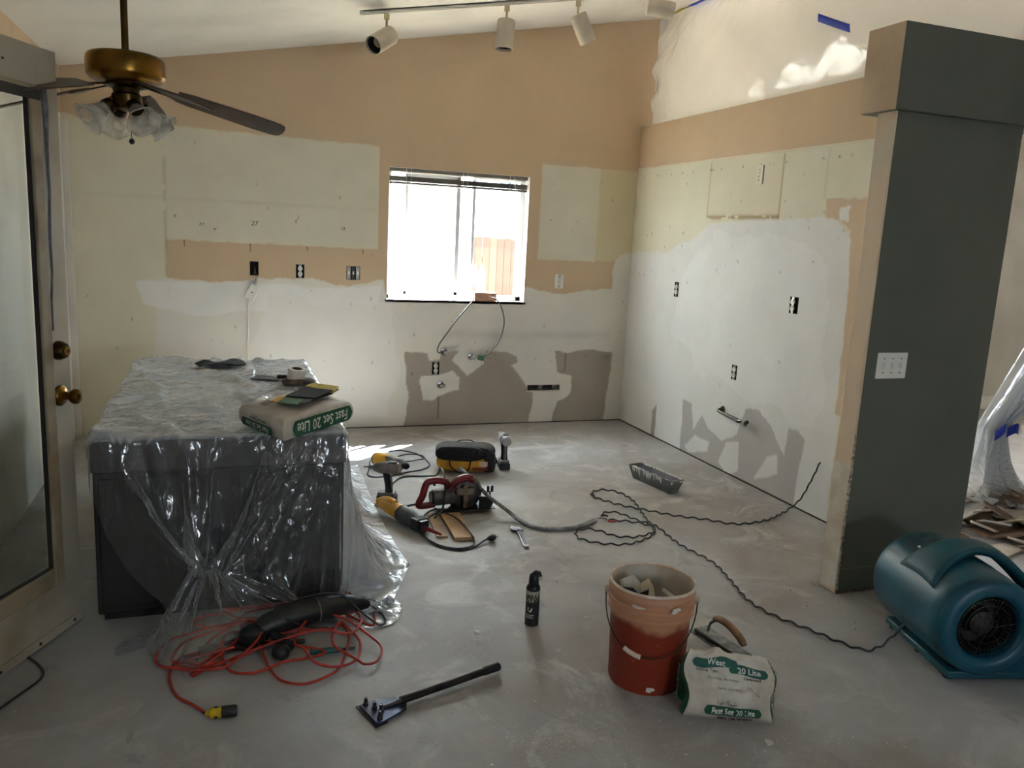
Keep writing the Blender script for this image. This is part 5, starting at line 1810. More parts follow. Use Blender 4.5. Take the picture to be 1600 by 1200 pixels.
# ---- flexible steel conduit
P = catmull([(-1.965, -1.86, .205), (-1.925, -1.95, .175), (-1.86, -2.06, .105), (-1.775, -2.16, .045), (-1.725, -2.26, .0125), (-1.672, -2.365, .0125), (-1.585, -2.406, .0125), (-1.483, -2.408, .0125), (-1.39, -2.368, .0125), (-1.308, -2.314, .0125)], 8)
dense, rad = [], []
L_tot = sum((P[i + 1] - P[i]).length for i in range(len(P) - 1))
nst = int(L_tot / .0028)
acc, i = 0.0, 0
for k in range(nst + 1):
    s = L_tot * k / nst
    while i < len(P) - 2 and acc + (P[i + 1] - P[i]).length < s:
        acc += (P[i + 1] - P[i]).length
        i += 1
    dense.append(P[i].lerp(P[i + 1], min(1, (s - acc) / max(1e-6, (P[i + 1] - P[i]).length))))
    rad.append((.0118, .0118, .0088, .0088)[k % 4])
o = MB().tube(dense, rad, 12).build('steel_conduit', mat('galvanised_conduit', (172, 172, 174), .32, .9, col2=(140, 140, 142), vscale=20))
tag(o, 'ribbed flexible steel conduit running from the saw across the floor', 'conduit')
mb = MB()
for k, e in enumerate(((-1.225, -2.335), (-1.235, -2.30), (-1.205, -2.245))):
    mb.tube(catmull([(-1.315, -2.318, .0125), (-1.275, -2.31 + .006 * k, .016), (e[0], e[1], .006)], 5), .0018, 6)
mb.build('bare_wires', M_STEEL, o)
MB().cyl((-1.245, -2.337, .008), (-1.205, -2.350, .008), .0055, n=10).build('red_wire_nut', mat('red_nut', (170, 60, 50), .5), o)

# ---- adjustable wrench
wr = thing('adjustable_wrench', 'chrome adjustable wrench lying near the conduit', 'wrench', (-1.778, -2.345, 0), -99)
MB().prism([(.03, -.014), (.12, -.011), (.245, -.015), (.258, -.008), (.258, .008), (.245, .015), (.12, .011), (.03, .014)], .009, T(0, 0, .002)).build('handle', M_CHROME, wr, bevel=.002)
MB().prism([(.07, -.006), (.23, -.008), (.23, .008), (.07, .006)], .001, T(0, 0, .0107)).build('handle_recess', M_BLK, wr, smooth=0)
MB().prism([(.045, -.016), (.035, -.034), (.012, -.040), (-.020, -.034), (-.026, -.022), (.0, -.018), (.004, .004), (-.022, .006), (-.024, .018), (.0, .028), (.03, .026), (.045, .015)], .014, T(0, 0, .001)).build('jaw', M_CHROME, wr, bevel=.002)
MB().cyl((.012, .006, .008), (.030, .006, .008), .0085, n=12).build('adjusting_screw', M_STEEL, wr)
MB().cyl((.030, 0.0, .0), (.030, 0.0, .0165), .006, n=10).build('pin', M_BLK, wr)

# ---- tool bag
tb = thing('tool_bag', 'black and yellow canvas tool bag slumped on the floor', 'bag', (-1.745, -1.225, 0), -17)
M_CANV = mat('black_canvas', (24, 23, 24), .8, col2=(38, 36, 36), vscale=60, bump=.4, bscale=120)
M_YCAN = mat('yellow_canvas', (206, 156, 44), .75, col2=(178, 130, 36), vscale=14, bump=.3, bscale=120)


def slump(w, d, h, z0, ex=.35, seed=0):
    def fn(u, v):
        a = 2 * math.pi * u
        b = math.pi * (v - .5)
        cx = math.copysign(abs(math.cos(a)) ** ex, math.cos(a))
        cy = math.copysign(abs(math.sin(a)) ** ex, math.sin(a))
        cb = abs(math.cos(b)) ** .42
        z = z0 + h / 2 + h / 2 * math.copysign(abs(math.sin(b)) ** .7, math.sin(b))
        k = 1 + .10 * (vn(u * 9 + seed, v * 4) - .5)
        return (cx * cb * w / 2 * k, cy * cb * d / 2 * k, z + .010 * (vn(u * 8, v * 6 + seed) - .5) * math.sin(math.pi * v))
    return fn


MB().grid(slump(.36, .20, .115, 0.002, .4, 1), 48, 22, True).build('bag_body', M_YCAN, tb, smooth=60)
MB().grid(slump(.375, .195, .100, .075, .4, 4), 48, 22, True).build('bag_top', M_CANV, tb, smooth=60)
MB().grid(slump(.09, .205, .13, .0, .45, 7), 30, 16, True).build('end_panel', M_CANV, tb, smooth=60, M=T(.155, 0, 0.002))
MB().tube(catmull([(-.17, -.085, .150), (-.12, -.09, .172), (.05, -.09, .176), (.15, -.085, .160)], 6), .005, 8).build('zip_piping', M_CANV, tb)
MB().grid(slump(.30, .045, .095, .085, .5, 11), 30, 14, True).build('front_flap', M_CANV, tb, smooth=60, M=T(-.035, -.095, 0))
MB().tube(catmull([(-.10, -.110, .095), (-.085, -.125, .05), (-.03, -.135, .018), (.02, -.130, .03), (.04, -.118, .095)], 6), .0055, 8, flat=.6).build('handle', M_CANV, tb)
MB().tube(catmull([(-.06, .05, .172), (-.03, .04, .186), (.03, .04, .188), (.06, .05, .172)], 6), .0055, 8, flat=.6).build('handle', M_CANV, tb)
MB().tube(catmull([(.185, -.04, .12), (.205, -.02, .07), (.190, .03, .03)], 6), .008, 8, flat=.6).build('side_strap', M_CANV, tb)
MB().box((.118, -.118, .046), (.055, .012, .034), RX(-12)).build('label_patch', mat('pale_patch', (178, 156, 144), .7), tb, bevel=.004)
MB().box((.100, -.112, .020), (.10, .010, .016), RX(-8)).build('red_trim', mat('red_trim', (120, 34, 32), .7), tb, bevel=.003)

# ---- black twisted cord in loops, one end up the right wall
floor_cord('twisted_cord', [(-0.045, -2.552, .34), (-0.05, -2.506, .225), (-0.055, -2.44, .09), (-.09, -2.40, .020), (-.16, -2.425), (-.35, -2.516), (-.553, -2.533), (-.686, -2.432), (-.828, -2.338), (-.939, -2.228), (-1.027, -2.143), (-1.096, -2.048), (-1.137, -1.957), (-1.129, -1.872), (-1.075, -1.828), (-1.003, -1.83), (-.947, -1.919), (-.945, -2.066), (-.984, -2.219), (-1.021, -2.362), (-1.045, -2.49), (-1.08, -2.56), (-1.164, -2.626), (-1.302, -2.677), (-1.428, -2.641), (-1.507, -2.562), (-1.51, -2.497), (-1.478, -2.447), (-1.418, -2.431), (-1.363, -2.472), (-1.315, -2.557), (-1.222, -2.595), (-1.107, -2.563), (-1.056, -2.506), (-1.061, -2.436), (-1.143, -2.368), (-1.236, -2.325)], .0046, M_CORD, 'kinked black cord looping over the floor and up the right wall', wave=.0042, wl=.072)
floor_cord('twisted_cord', [(-1.230, -2.292, .012), (-1.239, -2.244), (-1.188, -2.204), (-1.13, -2.234), (-1.088, -2.338), (-1.051, -2.418), (-1.032, -2.509, .014), (-1.031, -2.62), (-1.031, -2.77), (-.997, -2.981), (-1.031, -3.173), (-1.081, -3.393), (-1.06, -3.548), (-.997, -3.683), (-.951, -3.796), (-.902, -3.880), (-.84, -3.885), (-.788, -3.878, .02), (-.752, -3.90, .08), (-.735, -3.93, .16), (-.722, -3.965, .235), (-.705, -3.985, .275)], .0046, M_CORD, 'kinked black cord running to the teal blower', wave=.0040, wl=.072)
floor_cord('door_cord', [(-3.96, -3.64), (-3.891, -3.498), (-3.847, -3.418), (-3.812, -3.352), (-3.808, -3.305), (-3.830, -3.25), (-3.866, -3.195), (-3.93, -3.12)], .0045, M_CORD, 'black cord trailing under the open door')
# ================================================================== TEAL CARPET BLOWER
M_TEAL = mat('teal_plastic', (10, 82, 102), .42, col2=(8, 70, 88), vscale=5, bump=.06, bscale=140)
M_TEALD = mat('teal_plastic_moulding', (10, 78, 90), .48, col2=(8, 66, 76), vscale=6)
bl_ = thing('carpet_blower', 'teal plastic carpet blower with round intake grille', 'blower', (-0.588, -3.955, 0), -15.7)
cz, RD, HL = .225, .190, .225
# snail outline in XZ, outlet towards +x
out = []
for a in range(64, 285, 8):
    out.append((RD * math.cos(R(a)), cz + RD * math.sin(R(a))))
out += [(.10, .032), (.20, .028), (.40, .028), (.44, .032), (.44, .165), (.36, .185), (.25, .225), (.175, .285), (.125, .355)]


def ring(y, k, dz=0):
    return [(x * k if x < .2 else x - (1 - k) * .19, y, (z - cz) * k + cz + dz) for x, z in out]


n = len(out)
vv, ff = [], []
prof = [(-HL - .012, .86), (-HL - .004, .95), (-HL + .012, .995), (-HL + .05, 1.0), (0, 1.0), (HL - .05, 1.0), (HL - .012, .995), (HL + .004, .95), (HL + .012, .86)]
for y, k in prof:
    vv += ring(y, k)
for j in range(len(prof) - 1):
    for i in range(n):
        i2 = (i + 1) % n
        ff.append((j * n + i, j * n + i2, (j + 1) * n + i2, (j + 1) * n + i))
ff.append(tuple(range((len(prof) - 1) * n, len(prof) * n)))
# front face left open round the intake: ring of quads to a circle
Ri = .118
ci = []
for x, y, z in ring(prof[0][0], prof[0][1]):
    a = math.atan2(z - cz, x)
    ci.append((Ri * math.cos(a), -HL - .014, cz + Ri * math.sin(a)))
# outer points with x far right keep their own bearing so the face fans cleanly
k0 = len(vv)
vv += ci
for i in range(n):
    i2 = (i + 1) % n
    ff.append((i2, i, k0 + i, k0 + i2))
MB().add(vv, ff).build('housing', M_TEAL, bl_, smooth=35)
# raised collar round the intake
MB().lathe([(.186, .0), (.182, .016), (.168, .028), (.140, .031), (.124, .024), (.116, .006), (.114, -.03)], 56, T(0, -HL - .008, cz) @ RX(90), False, False).build('intake_collar', M_TEAL, bl_, smooth=60)
MB().lathe([(.001, -.08), (.112, -.08), (.114, -.02)], 40, T(0, -HL - .008, cz) @ RX(90), False, False).build('intake_throat', M_GASKET, bl_)
wh = MB()
for k in range(44):
    a = 360 * k / 44
    wh.box((.096, 0, .0), (.022, .0016, .05), T(0, -HL + .025, cz) @ RX(90) @ RZ(a) @ RY(0) @ T(0, 0, 0))
wheel = wh.build('fan_wheel', mat('dark_wheel', (56, 50, 46), .5), bl_, smooth=0)
wh = MB()
for r_ in (.108, .085, .060, .034):
    wh.tube([(r_ * math.cos(R(a)), -HL - .020, cz + r_ * math.sin(R(a))) for a in range(0, 360, 12)], .0016, 5, closed=True)
for k in range(6):
    a = R(60 * k + 10)
    wh.tube([(.02 * math.cos(a), -HL - .021, cz + .02 * math.sin(a)), (.114 * math.cos(a), -HL - .021, cz + .114 * math.sin(a))], .002, 5)
wh.build('wire_grille', mat('dark_grille', (44, 40, 38), .45, .5), bl_)
MB().lathe([(.02, 0), (.045, -.01), (.055, -.05)], 24, T(0, -HL + .005, cz) @ RX(90), True, False).build('motor_hub', M_GASKET, bl_)
# carrying handle: a broad arched strap over the top
def strap(u, v):
    # u along the arch from the drum's left shoulder to the right, v across
    t = u
    x = -.155 + .50 * t
    z = .335 + .150 * math.sin(math.pi * (t ** .85)) - .075 * t
    hw = .112 - .056 * math.sin(math.pi * min(1, t * 1.35)) if t < .37 else .056 - .02 * (t - .37)
    yc = -.035 + .05 * t
    lip = -.012 * (2 * v - 1) ** 2
    return (x, yc + (2 * v - 1) * hw, z + lip)


MB().grid(strap, 34, 9).build('carry_handle', M_TEALD, bl_, solid=.030, smooth=60)
MB().grid(lambda u, v: (-.10 + .30 * u, -.075 + .12 * v, cz + math.sqrt(max(.0, (RD + .003) ** 2 - min(.18, abs(-.10 + .30 * u)) ** 2)) - .001), 16, 6).build('handle_recess', M_TEALD, bl_, smooth=60)
# control panel with worn emblem
def on_drum(ang, y, r=RD + .0015):
    return (r * math.cos(R(ang)), y, cz + r * math.sin(R(ang)))


MB().grid(lambda u, v: on_drum(78 + 50 * u, .07 + .13 * v), 14, 5).build('control_panel', mat('dark_teal_panel', (28, 72, 84), .4, col2=(40, 56, 66), vscale=30), bl_, smooth=60)
for (ang, y, rr) in ((96, .105, .022), (112, .135, .020), (100, .16, .016)):
    vv = [on_drum(ang + (rr * math.cos(t) / RD) * 57.3, y + rr * math.sin(t), RD + .003) for t in [k * .3927 for k in range(16)]]
    MB().add(vv, [tuple(range(16))]).build('emblem_blot', mat('emblem_dark_%d' % ang, (44, 52, 72), .5), bl_, smooth=0)
MB().lathe([(.006, 0), (.006, .006), (.004, .008)], 10, T(*on_drum(118, .085)) @ RY(-28)).build('indicator', M_DEV, bl_)
# base rails and feet
MB().bar((-.108, -.222, .012), (.41, .222, .040)).build('base_plate', M_TEALD, bl_, bevel=.006)
for x in (-.085, .36):
    for y in (-.19, 0.0, .19):
        MB().lathe([(.014, 0), (.017, .003), (.017, .014), (.012, .020)], 14, T(x, y, 0)).build('rubber_foot', M_RUB, bl_)
MB().bar((.438, -.19, .04), (.444, .19, .155)).build('outlet_mouth', M_GASKET, bl_, smooth=0)
mb = MB()
for k in range(7):
    mb.bar((.442, -.16 + k * .05, .04), (.448, -.155 + k * .05, .155))
mb.build('outlet_bars', M_TEALD, bl_, smooth=0)
MB().grid(lambda u, v: ((RD + .001) * math.cos(R(250 - 165 * u)), -.002 + .004 * v, cz + (RD + .001) * math.sin(R(250 - 165 * u))), 40, 2).build('seam', M_TEALD, bl_)
# ================================================================== COVERED CHEST
M_CHEST = mat('dark_stained_chest', (30, 27, 27), .5, col2=(40, 36, 35), vscale=8)
M_CHESTT = mat('dark_grey_chest_lid', (74, 70, 69), .5, col2=(60, 56, 56), vscale=6)
ch_ = thing('storage_chest', 'dark low chest hidden under clear plastic sheeting', 'chest', (-3.225, -2.06, 0))
MB().bar((-.460, -.895, .03), (.455, .895, .585)).build('chest_body', M_CHEST, ch_, smooth=0, bevel=.006)
MB().bar((-.465, -.905, .588), (.462, .905, .708)).build('lid', M_CHESTT, ch_, smooth=0, bevel=.008)
MB().bar((-.462, -.902, .708), (.459, .902, .716)).build('lid_top', mat('pale_lid_top', (190, 194, 200), .5, col2=(170, 174, 182), vscale=5), ch_, smooth=0, bevel=.003)  # top panel paler than the lid sides
MB().bar((-.440, -.875, 0), (.435, .875, .03)).build('plinth', M_CHEST, ch_, smooth=0)
for x in (-.23, .228):
    d_ = MB().bar((x - .212, -.903, .06), (x + .212, -.893, .565)).build('front_panel', M_CHEST, ch_, smooth=0, bevel=.004)


# ---- drape the sheet: grid of points under gravity, held apart by their spacing, resting on chest and floor
def drape():
    X0, X1, Y0, Y1 = -3.86, -1.955, -3.80, -1.05
    top = .7240
    lo, hi = np.array([-3.696, -2.976, -1.0]), np.array([-2.756, -1.146, .7225])

    def fix(p, inv, sa, sb, rest, k):
        a, b = p[sa], p[sb]
        ia, ib = inv[sa], inv[sb]
        d = b - a
        ln = np.sqrt((d * d).sum(-1, keepdims=True)) + 1e-9
        c = d * ((ln - rest) / ln) * (k / (ia + ib + 1e-9))
        p[sa] += c * ia
        p[sb] -= c * ib

    def pairs(n, step):
        """index slices (a, b) that join points step apart without sharing a point"""
        out = []
        for o in range(2 * step):
            ia = np.arange(o, n - step, 2 * step)
            out.append((ia, ia + step))
        return [x for x in out if len(x[0])]

    def settle(p, nx, ny, steps, ramp_, its, grav, start):
        hx, hy = (X1 - X0) / (nx - 1), (Y1 - Y0) / (ny - 1)
        gx, gy = np.meshgrid(np.linspace(X0, X1, nx), np.linspace(Y0, Y1, ny))
        goal = p.copy()
        pin = np.zeros(gx.shape, bool)

        def hold(mask, tx, ty, tz):
            pin[mask] = True
            goal[mask, 0] = (tx + 0 * gx)[mask]
            goal[mask, 1] = (ty + 0 * gx)[mask]
            goal[mask, 2] = (tz + 0 * gx)[mask]
        hold((gy > -2.96) & (abs(gx + 3.66) < hx * .55), gx + .034 + .018 * np.sin(11 * gy), gy + .015 * np.sin(17 * gy), top)
        hold((abs(gy + 1.18) < hy * .55) & (gx > -3.66) & (gx < -2.80), gx - .03 * (gx + 3.2), gy - .02, top)
        hold((abs(gx + 2.80) < hx * .55) & (gy > -2.62) & (gy < -1.2), gx - .030 + .018 * np.sin(8 * gy), gy + .015 * np.sin(13 * gy), top)
        hold((abs(gx + 2.96) < .07) & (abs(gy + 2.85) < .06), gx - .020, gy + .012, top)
        hold((abs(gx + 3.64) < hx) & (abs(gy + 2.94) < hy), gx, gy, top)
        cols = (np.arange(nx) * 59 // (nx - 1)) % 3 == 0
        hold((abs(gy + 2.955) < hy * .55) & (gx > -3.02) & (gx < -2.66) & cols[None, :], -3.05 + (gx + 3.05) * .75, -2.955, top)
        u = (gx + 3.29) / .40
        hold((abs(gy + 3.485) < hy * .55) & (abs(u) < 1), -3.29 + .045 * u + .012 * np.sin(9 * u), -3.060 - .020 * np.cos(7 * u), .225 + .02 * np.sin(5 * u))
        t = np.clip((gx + 3.70) / .36, 0, 1)
        hold((abs(gy - Y0) < hy * .55) & (gx > -3.70) & (gx < -3.34), -3.545 + .19 * t, -3.14 - .34 * t + .03 * np.sin(9 * t), .008)
        hold((abs(gx - X1) < hx * .55) & (gy > -2.74) & (gy < -1.1), -2.425 - .02 * np.sin(2.2 * gy), gy * 1.0 + .03, .006)
        hold((abs(gx - X1) < hx * .55) & (gy <= -2.74) & (gy > -3.10), -2.425 - (-2.74 - gy) * .42, gy + .06, .006)
        hold((abs(gx - X1) < hx * .55) & (gy <= -3.10), -2.576 - (-3.10 - gy) * .16, -3.04 - (-3.10 - gy) * .12, .007)
        hold((abs(gy - Y0) < hy * .55) & (gx >= -2.40), -2.656 - .03 * (gx + 2.40), -3.12, .010)
        pl_ = (np.arange(nx) * 59 // (nx - 1)) % 2 == 0
        hold((abs(gy - Y0) < hy * .55) & (gx > -2.98) & (gx < -2.40) & pl_[None, :], -2.90 + (gx + 2.98) * .42, -3.10 + .04 * np.cos(40 * gx), .008)
        inv = np.where(pin, 0.0, 1.0)[..., None]
        prev = p.copy()
        cons = []
        al = slice(None)
        for st, k in ((1, 1.0), (2, .06)):
            for a, b in pairs(nx, st):
                cons.append(((al, a), (al, b), hx * st, k))
            for a, b in pairs(ny, st):
                cons.append(((a,), (b,), hy * st, k))
        diag = math.hypot(hx, hy)
        for s in range(steps):
            f = min(1.0, (s + 1) / ramp_) if ramp_ else 1.0
            vel = (p - prev) * .965
            prev = p.copy()
            p = p + vel * inv
            p[..., 2] -= grav * inv[..., 0]
            if ramp_:
                tgt = start + (goal - start) * f
                w = .14 * math.sin(math.pi * f)
                tgt[..., 2] += np.where(goal[..., 2] < .5, w, 0)
                tgt[..., 1] -= np.where((goal[..., 2] < .5) & (goal[..., 1] < -2.98), w, 0)
                tgt[..., 0] += np.where((goal[..., 2] < .5) & (goal[..., 0] > -2.7), w, 0)
            else:
                tgt = goal
            p[pin] = tgt[pin]
            for it in range(its):
                for sa, sb, rest, k in cons:
                    fix(p, inv, sa, sb, rest, k)
                inside = np.all((p > lo) & (p < hi), -1) & ~pin
                if inside.any():
                    q = p[inside]
                    dd = np.stack([q[:, 0] - lo[0], hi[0] - q[:, 0], q[:, 1] - lo[1], hi[1] - q[:, 1], hi[2] - q[:, 2]], 1)
                    w = dd.argmin(1)
                    q[w == 0, 0] = lo[0]
                    q[w == 1, 0] = hi[0]
                    q[w == 2, 1] = lo[1]
                    q[w == 3, 1] = hi[1]
                    q[w == 4, 2] = hi[2]
                    p[inside] = q
                    prev[inside] += (q - prev[inside]) * .35
                low = (p[..., 2] < .005) & ~pin
                p[low, 2] = .005
                prev[low] += (p[low] - prev[low]) * .5
        return p
    nx, ny = 60, 87
    gx, gy = np.meshgrid(np.linspace(X0, X1, nx), np.linspace(Y0, Y1, ny))
    rs_ = np.random.RandomState(5)
    p = np.stack([gx, gy, .745 + .010 * np.sin(9 * gx + 3 * gy) * np.sin(7 * gy - 2 * gx) + rs_.uniform(-.004, .004, gx.shape)], -1)
    p = settle(p, nx, ny, 260, 130, 14, .0007, p.copy())
    # twice as fine, then a short second settling
    q = np.zeros((2 * ny - 1, nx, 3))
    q[::2] = p
    q[1::2] = (p[1:] + p[:-1]) / 2
    r = np.zeros((2 * ny - 1, 2 * nx - 1, 3))
    r[:, ::2] = q
    r[:, 1::2] = (q[:, 1:] + q[:, :-1]) / 2
    nx, ny = 2 * nx - 1, 2 * ny - 1
    r[..., 2] += rs_.uniform(-.0015, .0015, r.shape[:2])
    r[..., 1] += rs_.uniform(-.0015, .0015, r.shape[:2])
    r = settle(r, nx, ny, 40, 0, 10, .0004, None)
    return nx, ny, r


nx, ny, SP = drape()


def creases(p, nx, ny):
    """sharp little ridges where the film was once folded, raised along its own normal"""
    du = np.gradient(p, axis=1)
    dv = np.gradient(p, axis=0)
    n = np.cross(du, dv)
    n /= np.linalg.norm(n, axis=-1, keepdims=True) + 1e-9
    gi, gj = np.meshgrid(np.arange(nx) * .0160, np.arange(ny) * .0160)
    wx = gi + .10 * fbm(gi * 3, gj * 3, 71)
    wy = gj + .10 * fbm(gi * 3 + 9, gj * 3 + 4, 72)
    r1 = 1 - abs(2 * fbm(wx * 3.2 + wy * 1.2, wy * 2.2 - wx * .8, 73, 2) - 1)
    r2 = 1 - abs(2 * fbm(wx * 7.5, wy * 6.0, 75, 2) - 1)
    h = .022 * np.clip((r1 - .86) / .14, 0, 1) ** 1.5 + .008 * np.clip((r2 - .84) / .16, 0, 1) ** 1.5
    on_top = p[..., 2] > .716
    clear = ~((p[..., 0] > -3.22) & (p[..., 1] < -2.40) & on_top)
    side = np.clip(p[..., 2] / .08, 0, 1) * np.where(on_top, 1.0, .45)
    edge_ = np.where(on_top, 1.0, 1.0)
    out = np.where(on_top[..., None], np.array([0, 0, 1.0]), np.where(n[..., 1:2] > .3, -n, n))
    out = np.where((~on_top)[..., None] & (p[..., 0:1] > -2.745), np.where(n[..., 0:1] < 0, -n, n), out)
    # long folds fanning down the front from under the sack
    q = p + out * (h * side * clear * edge_)[..., None]
    front = (p[..., 1] < -2.965) & (p[..., 2] < .70) & (p[..., 0] > -3.12) & (p[..., 0] < -2.60)
    phi = np.arctan2(p[..., 0] + 2.80, .86 - p[..., 2])
    fold = np.clip(np.sin(phi * 44 + 1.2 + 2 * np.sin(phi * 9)), 0, 1) ** 2
    q[..., 1] -= np.where(front, .024 * fold * np.clip((.70 - p[..., 2]) / .15, 0, 1) * np.clip(p[..., 2] / .06, 0, 1), 0)
    return q


SP = creases(SP, nx, ny)
M_FILM = plastic_film('clear_polythene', milk=0.03, tint=(240, 243, 247), crinkle=.75, cscale=11.0, gloss=.12, painted_light='painted_light', f0=.07, graz=.95, stretch=(1, 1, .35))  # bluish tint and whitening attribute carry the painted window reflection
co = SP.reshape(-1, 3)
fc = [(j * nx + i, j * nx + i + 1, (j + 1) * nx + i + 1, (j + 1) * nx + i) for j in range(ny - 1) for i in range(nx - 1)]
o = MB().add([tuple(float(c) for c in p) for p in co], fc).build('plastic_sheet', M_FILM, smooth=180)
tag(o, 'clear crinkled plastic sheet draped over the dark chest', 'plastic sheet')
# painted whitening on top and right panel imitates window reflection and backlight
at = o.data.attributes.new('painted_light', 'FLOAT', 'POINT')
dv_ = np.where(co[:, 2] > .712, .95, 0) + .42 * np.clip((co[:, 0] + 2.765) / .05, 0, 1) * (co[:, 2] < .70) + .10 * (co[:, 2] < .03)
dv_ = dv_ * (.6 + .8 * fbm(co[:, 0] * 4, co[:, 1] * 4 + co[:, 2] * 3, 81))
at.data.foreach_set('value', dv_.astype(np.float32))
# ---- sack of compound lying on the covered chest, upside-down print towards the camera
ZT = .732
BA = Vector((.672, .741, 0))
BB = Vector((-.410, .912, 0))
BF = Vector((-3.020, -3.150, ZT))
BLA, BLB, BH = .435, .345, .080
b2 = thing('compound_sack', 'flat white and green compound sack lying on the covered chest', 'sack', BF)


def slab(a, b, h, off=0.0):
    """a 0..1 along the long side, b 0..1 along the short side, h 0..1 up"""
    ka = 1 - .05 * (2 * abs(h - .5)) ** 3
    p = BA * (a - .5) * BLA * ka + BB * (b - .5) * BLB * ka + BA * BLA / 2 + BB * BLB / 2
    return p


def pillow(u, v):
    # u round the four sides, v from the bottom to the top
    per = [(0, 0), (1, 0), (1, 1), (0, 1)]
    s = (u % 1) * 4
    i = int(s) % 4
    t = s - int(s)
    (a0_, b0_), (a1_, b1_) = per[i], per[(i + 1) % 4]
    a, b = a0_ + (a1_ - a0_) * t, b0_ + (b1_ - b0_) * t
    if v < .12:
        k, z = v / .12, 0
    elif v > .88:
        k, z = (1 - v) / .12, BH
    else:
        k, z = 1, (v - .12) / .76 * BH
    if v < .12 or v > .88:
        k = .02 + .98 * k
        a, b = .5 + (a - .5) * k, .5 + (b - .5) * k
    p = slab(a, b, z / BH)
    out = (BA * (a - .5) * .9 + BB * (b - .5)).normalized() if k == 1 else Vector((0, 0, 0))
    wr_ = .006 * (vn(u * 26, v * 7) - .5) + .010 * math.sin(math.pi * min(1, max(0, z / BH)))
    zz = z + (.008 * (vn(a * 6 + 3, b * 6) - .3) + .010 * math.sin(math.pi * a) * math.sin(math.pi * b) if v > .88 else 0)
    return tuple(p + out * wr_ + Vector((0, 0, zz)))


MB().grid(pillow, 96, 40, True).build('sack_paper', M_BAGW, b2, smooth=50)
NA = BA.cross(Vector((0, 0, 1))).normalized()          # outward from the long front face
NB = Vector((0, 0, 1)).cross(BB).normalized()          # outward from the short left face


def long_face(x, y, off=.011):
    # x 0..BLA from the near corner, y up
    return tuple(BA * (x * .96 + .009) + NA * (off + .004 * math.sin(math.pi * y / BH)) + Vector((0, 0, y)))


def short_face(x, y, off=.011):
    return tuple(BB * (x * .96 + .007) + NB * (off + .004 * math.sin(math.pi * y / BH)) + Vector((0, 0, y)))


mb = MB()
pill(mb, long_face, .232, .040, .40, .062, 40, 6)
mb.build('green_band', M_BAGG, b2, smooth=60)
lettering('Fast Set 20 Lite', .060, M_PRW, b2, fn=lambda x, y: long_face(.225 - x * .92, .041 - y, .0125), bold=.0008)
mb = MB()
pill(mb, short_face, .185, .026, .27, .034, 30, 4)
mb.build('green_band', M_BAGG, b2, smooth=60)
lettering('Fast Set 20 Lite', .030, M_PRW, b2, fn=lambda x, y: short_face(.180 + x, .026 - y, .0125), bold=.0004)
lettering('Setting Type Compound', .0135, M_PRK, b2, fn=lambda x, y: short_face(.170 + x, .052 - y, .0125), bold=.0005)
lettering('Made in U.S.A.', .009, M_PRK, b2, fn=lambda x, y: short_face(.200 + x, .063 - y, .0125))


def top_face(a, b, off=.0):
    return tuple(slab(a, b, 1) + Vector((0, 0, BH + .0125 + .008 * (vn(a * 6 + 3, b * 6) - .3) + .010 * math.sin(math.pi * a) * math.sin(math.pi * b) - .010 + off)))


mb = MB()
for k in range(7):
    mb.add([top_face(.10 + .020 * k, .62, .003), top_face(.112 + .020 * k, .62, .003), top_face(.112 + .020 * k, .80, .003), top_face(.10 + .020 * k, .80, .003)], [(0, 1, 2, 3)])
mb.build('bar_print', M_PRK, b2, smooth=0)
for s, a, b in (('Set in 20 minutes', .20, .38), ('Mix with water', .68, .25), ('Net Wt. 18 lbs', .82, .55)):
    lettering(s, .014, M_PRK, b2, fn=lambda x, y, a=a, b=b: top_face(a - x / BLA, b - y / BLB, .003))

# ---- sanding screen pack on top of the sack
ZS = ZT + BH + .020
sp = thing('sanding_pack', 'black sanding screens with yellow and green card on the sack', 'sanding pack', (-2.90, -2.80, ZS))
loc = lambda pts, z: [(x + 2.90, y + 2.80, z) for x, y in pts]


def sheet(pts, m, nm, z=0.0, zz=None, th=.004):
    v = loc(pts, z)
    if zz:
        v = [(a, b, c + d) for (a, b, c), d in zip(v, zz)]
    return MB().add(v, [tuple(range(len(v)))]).build(nm, m, sp, solid=th, smooth=0)


sheet([(-2.995, -2.840), (-2.905, -2.690), (-2.795, -2.775), (-2.889, -2.905)], mat('black_screen', (16, 15, 15), .8), 'screen', .004)
sheet([(-2.990, -2.836), (-2.902, -2.686), (-2.792, -2.768), (-2.880, -2.895)], mat('black_screen_top', (12, 11, 11), .9), 'screen', .010, (0, .006, .006, 0))
sheet([(-2.893, -2.650), (-2.858, -2.616), (-2.760, -2.700), (-2.800, -2.785)], mat('yellow_card', (202, 178, 60), .6, col2=(178, 150, 44), vscale=20), 'yellow_card', .016, (0, .004, .002, -.004))
sheet([(-2.885, -2.664), (-2.852, -2.634), (-2.762, -2.716), (-2.794, -2.790)], mat('dark_yellow_card', (150, 128, 44), .6), 'yellow_card', .010)
sheet([(-3.030, -2.945), (-2.995, -2.835), (-2.918, -2.895), (-2.955, -2.995)], mat('green_card', (58, 104, 70), .6, col2=(44, 84, 58), vscale=20), 'green_card', .006)
sheet([(-3.050, -2.915), (-3.015, -2.840), (-2.990, -2.838), (-3.028, -2.940)], mat('amber_card', (196, 152, 48), .6), 'amber_card', .007)
sheet([(-2.952, -2.985), (-2.925, -2.905), (-2.885, -2.905), (-2.915, -2.975)], mat('picture_print', (66, 66, 54), .7, col2=(36, 36, 32), vscale=60), 'picture_print', .011, th=.001)

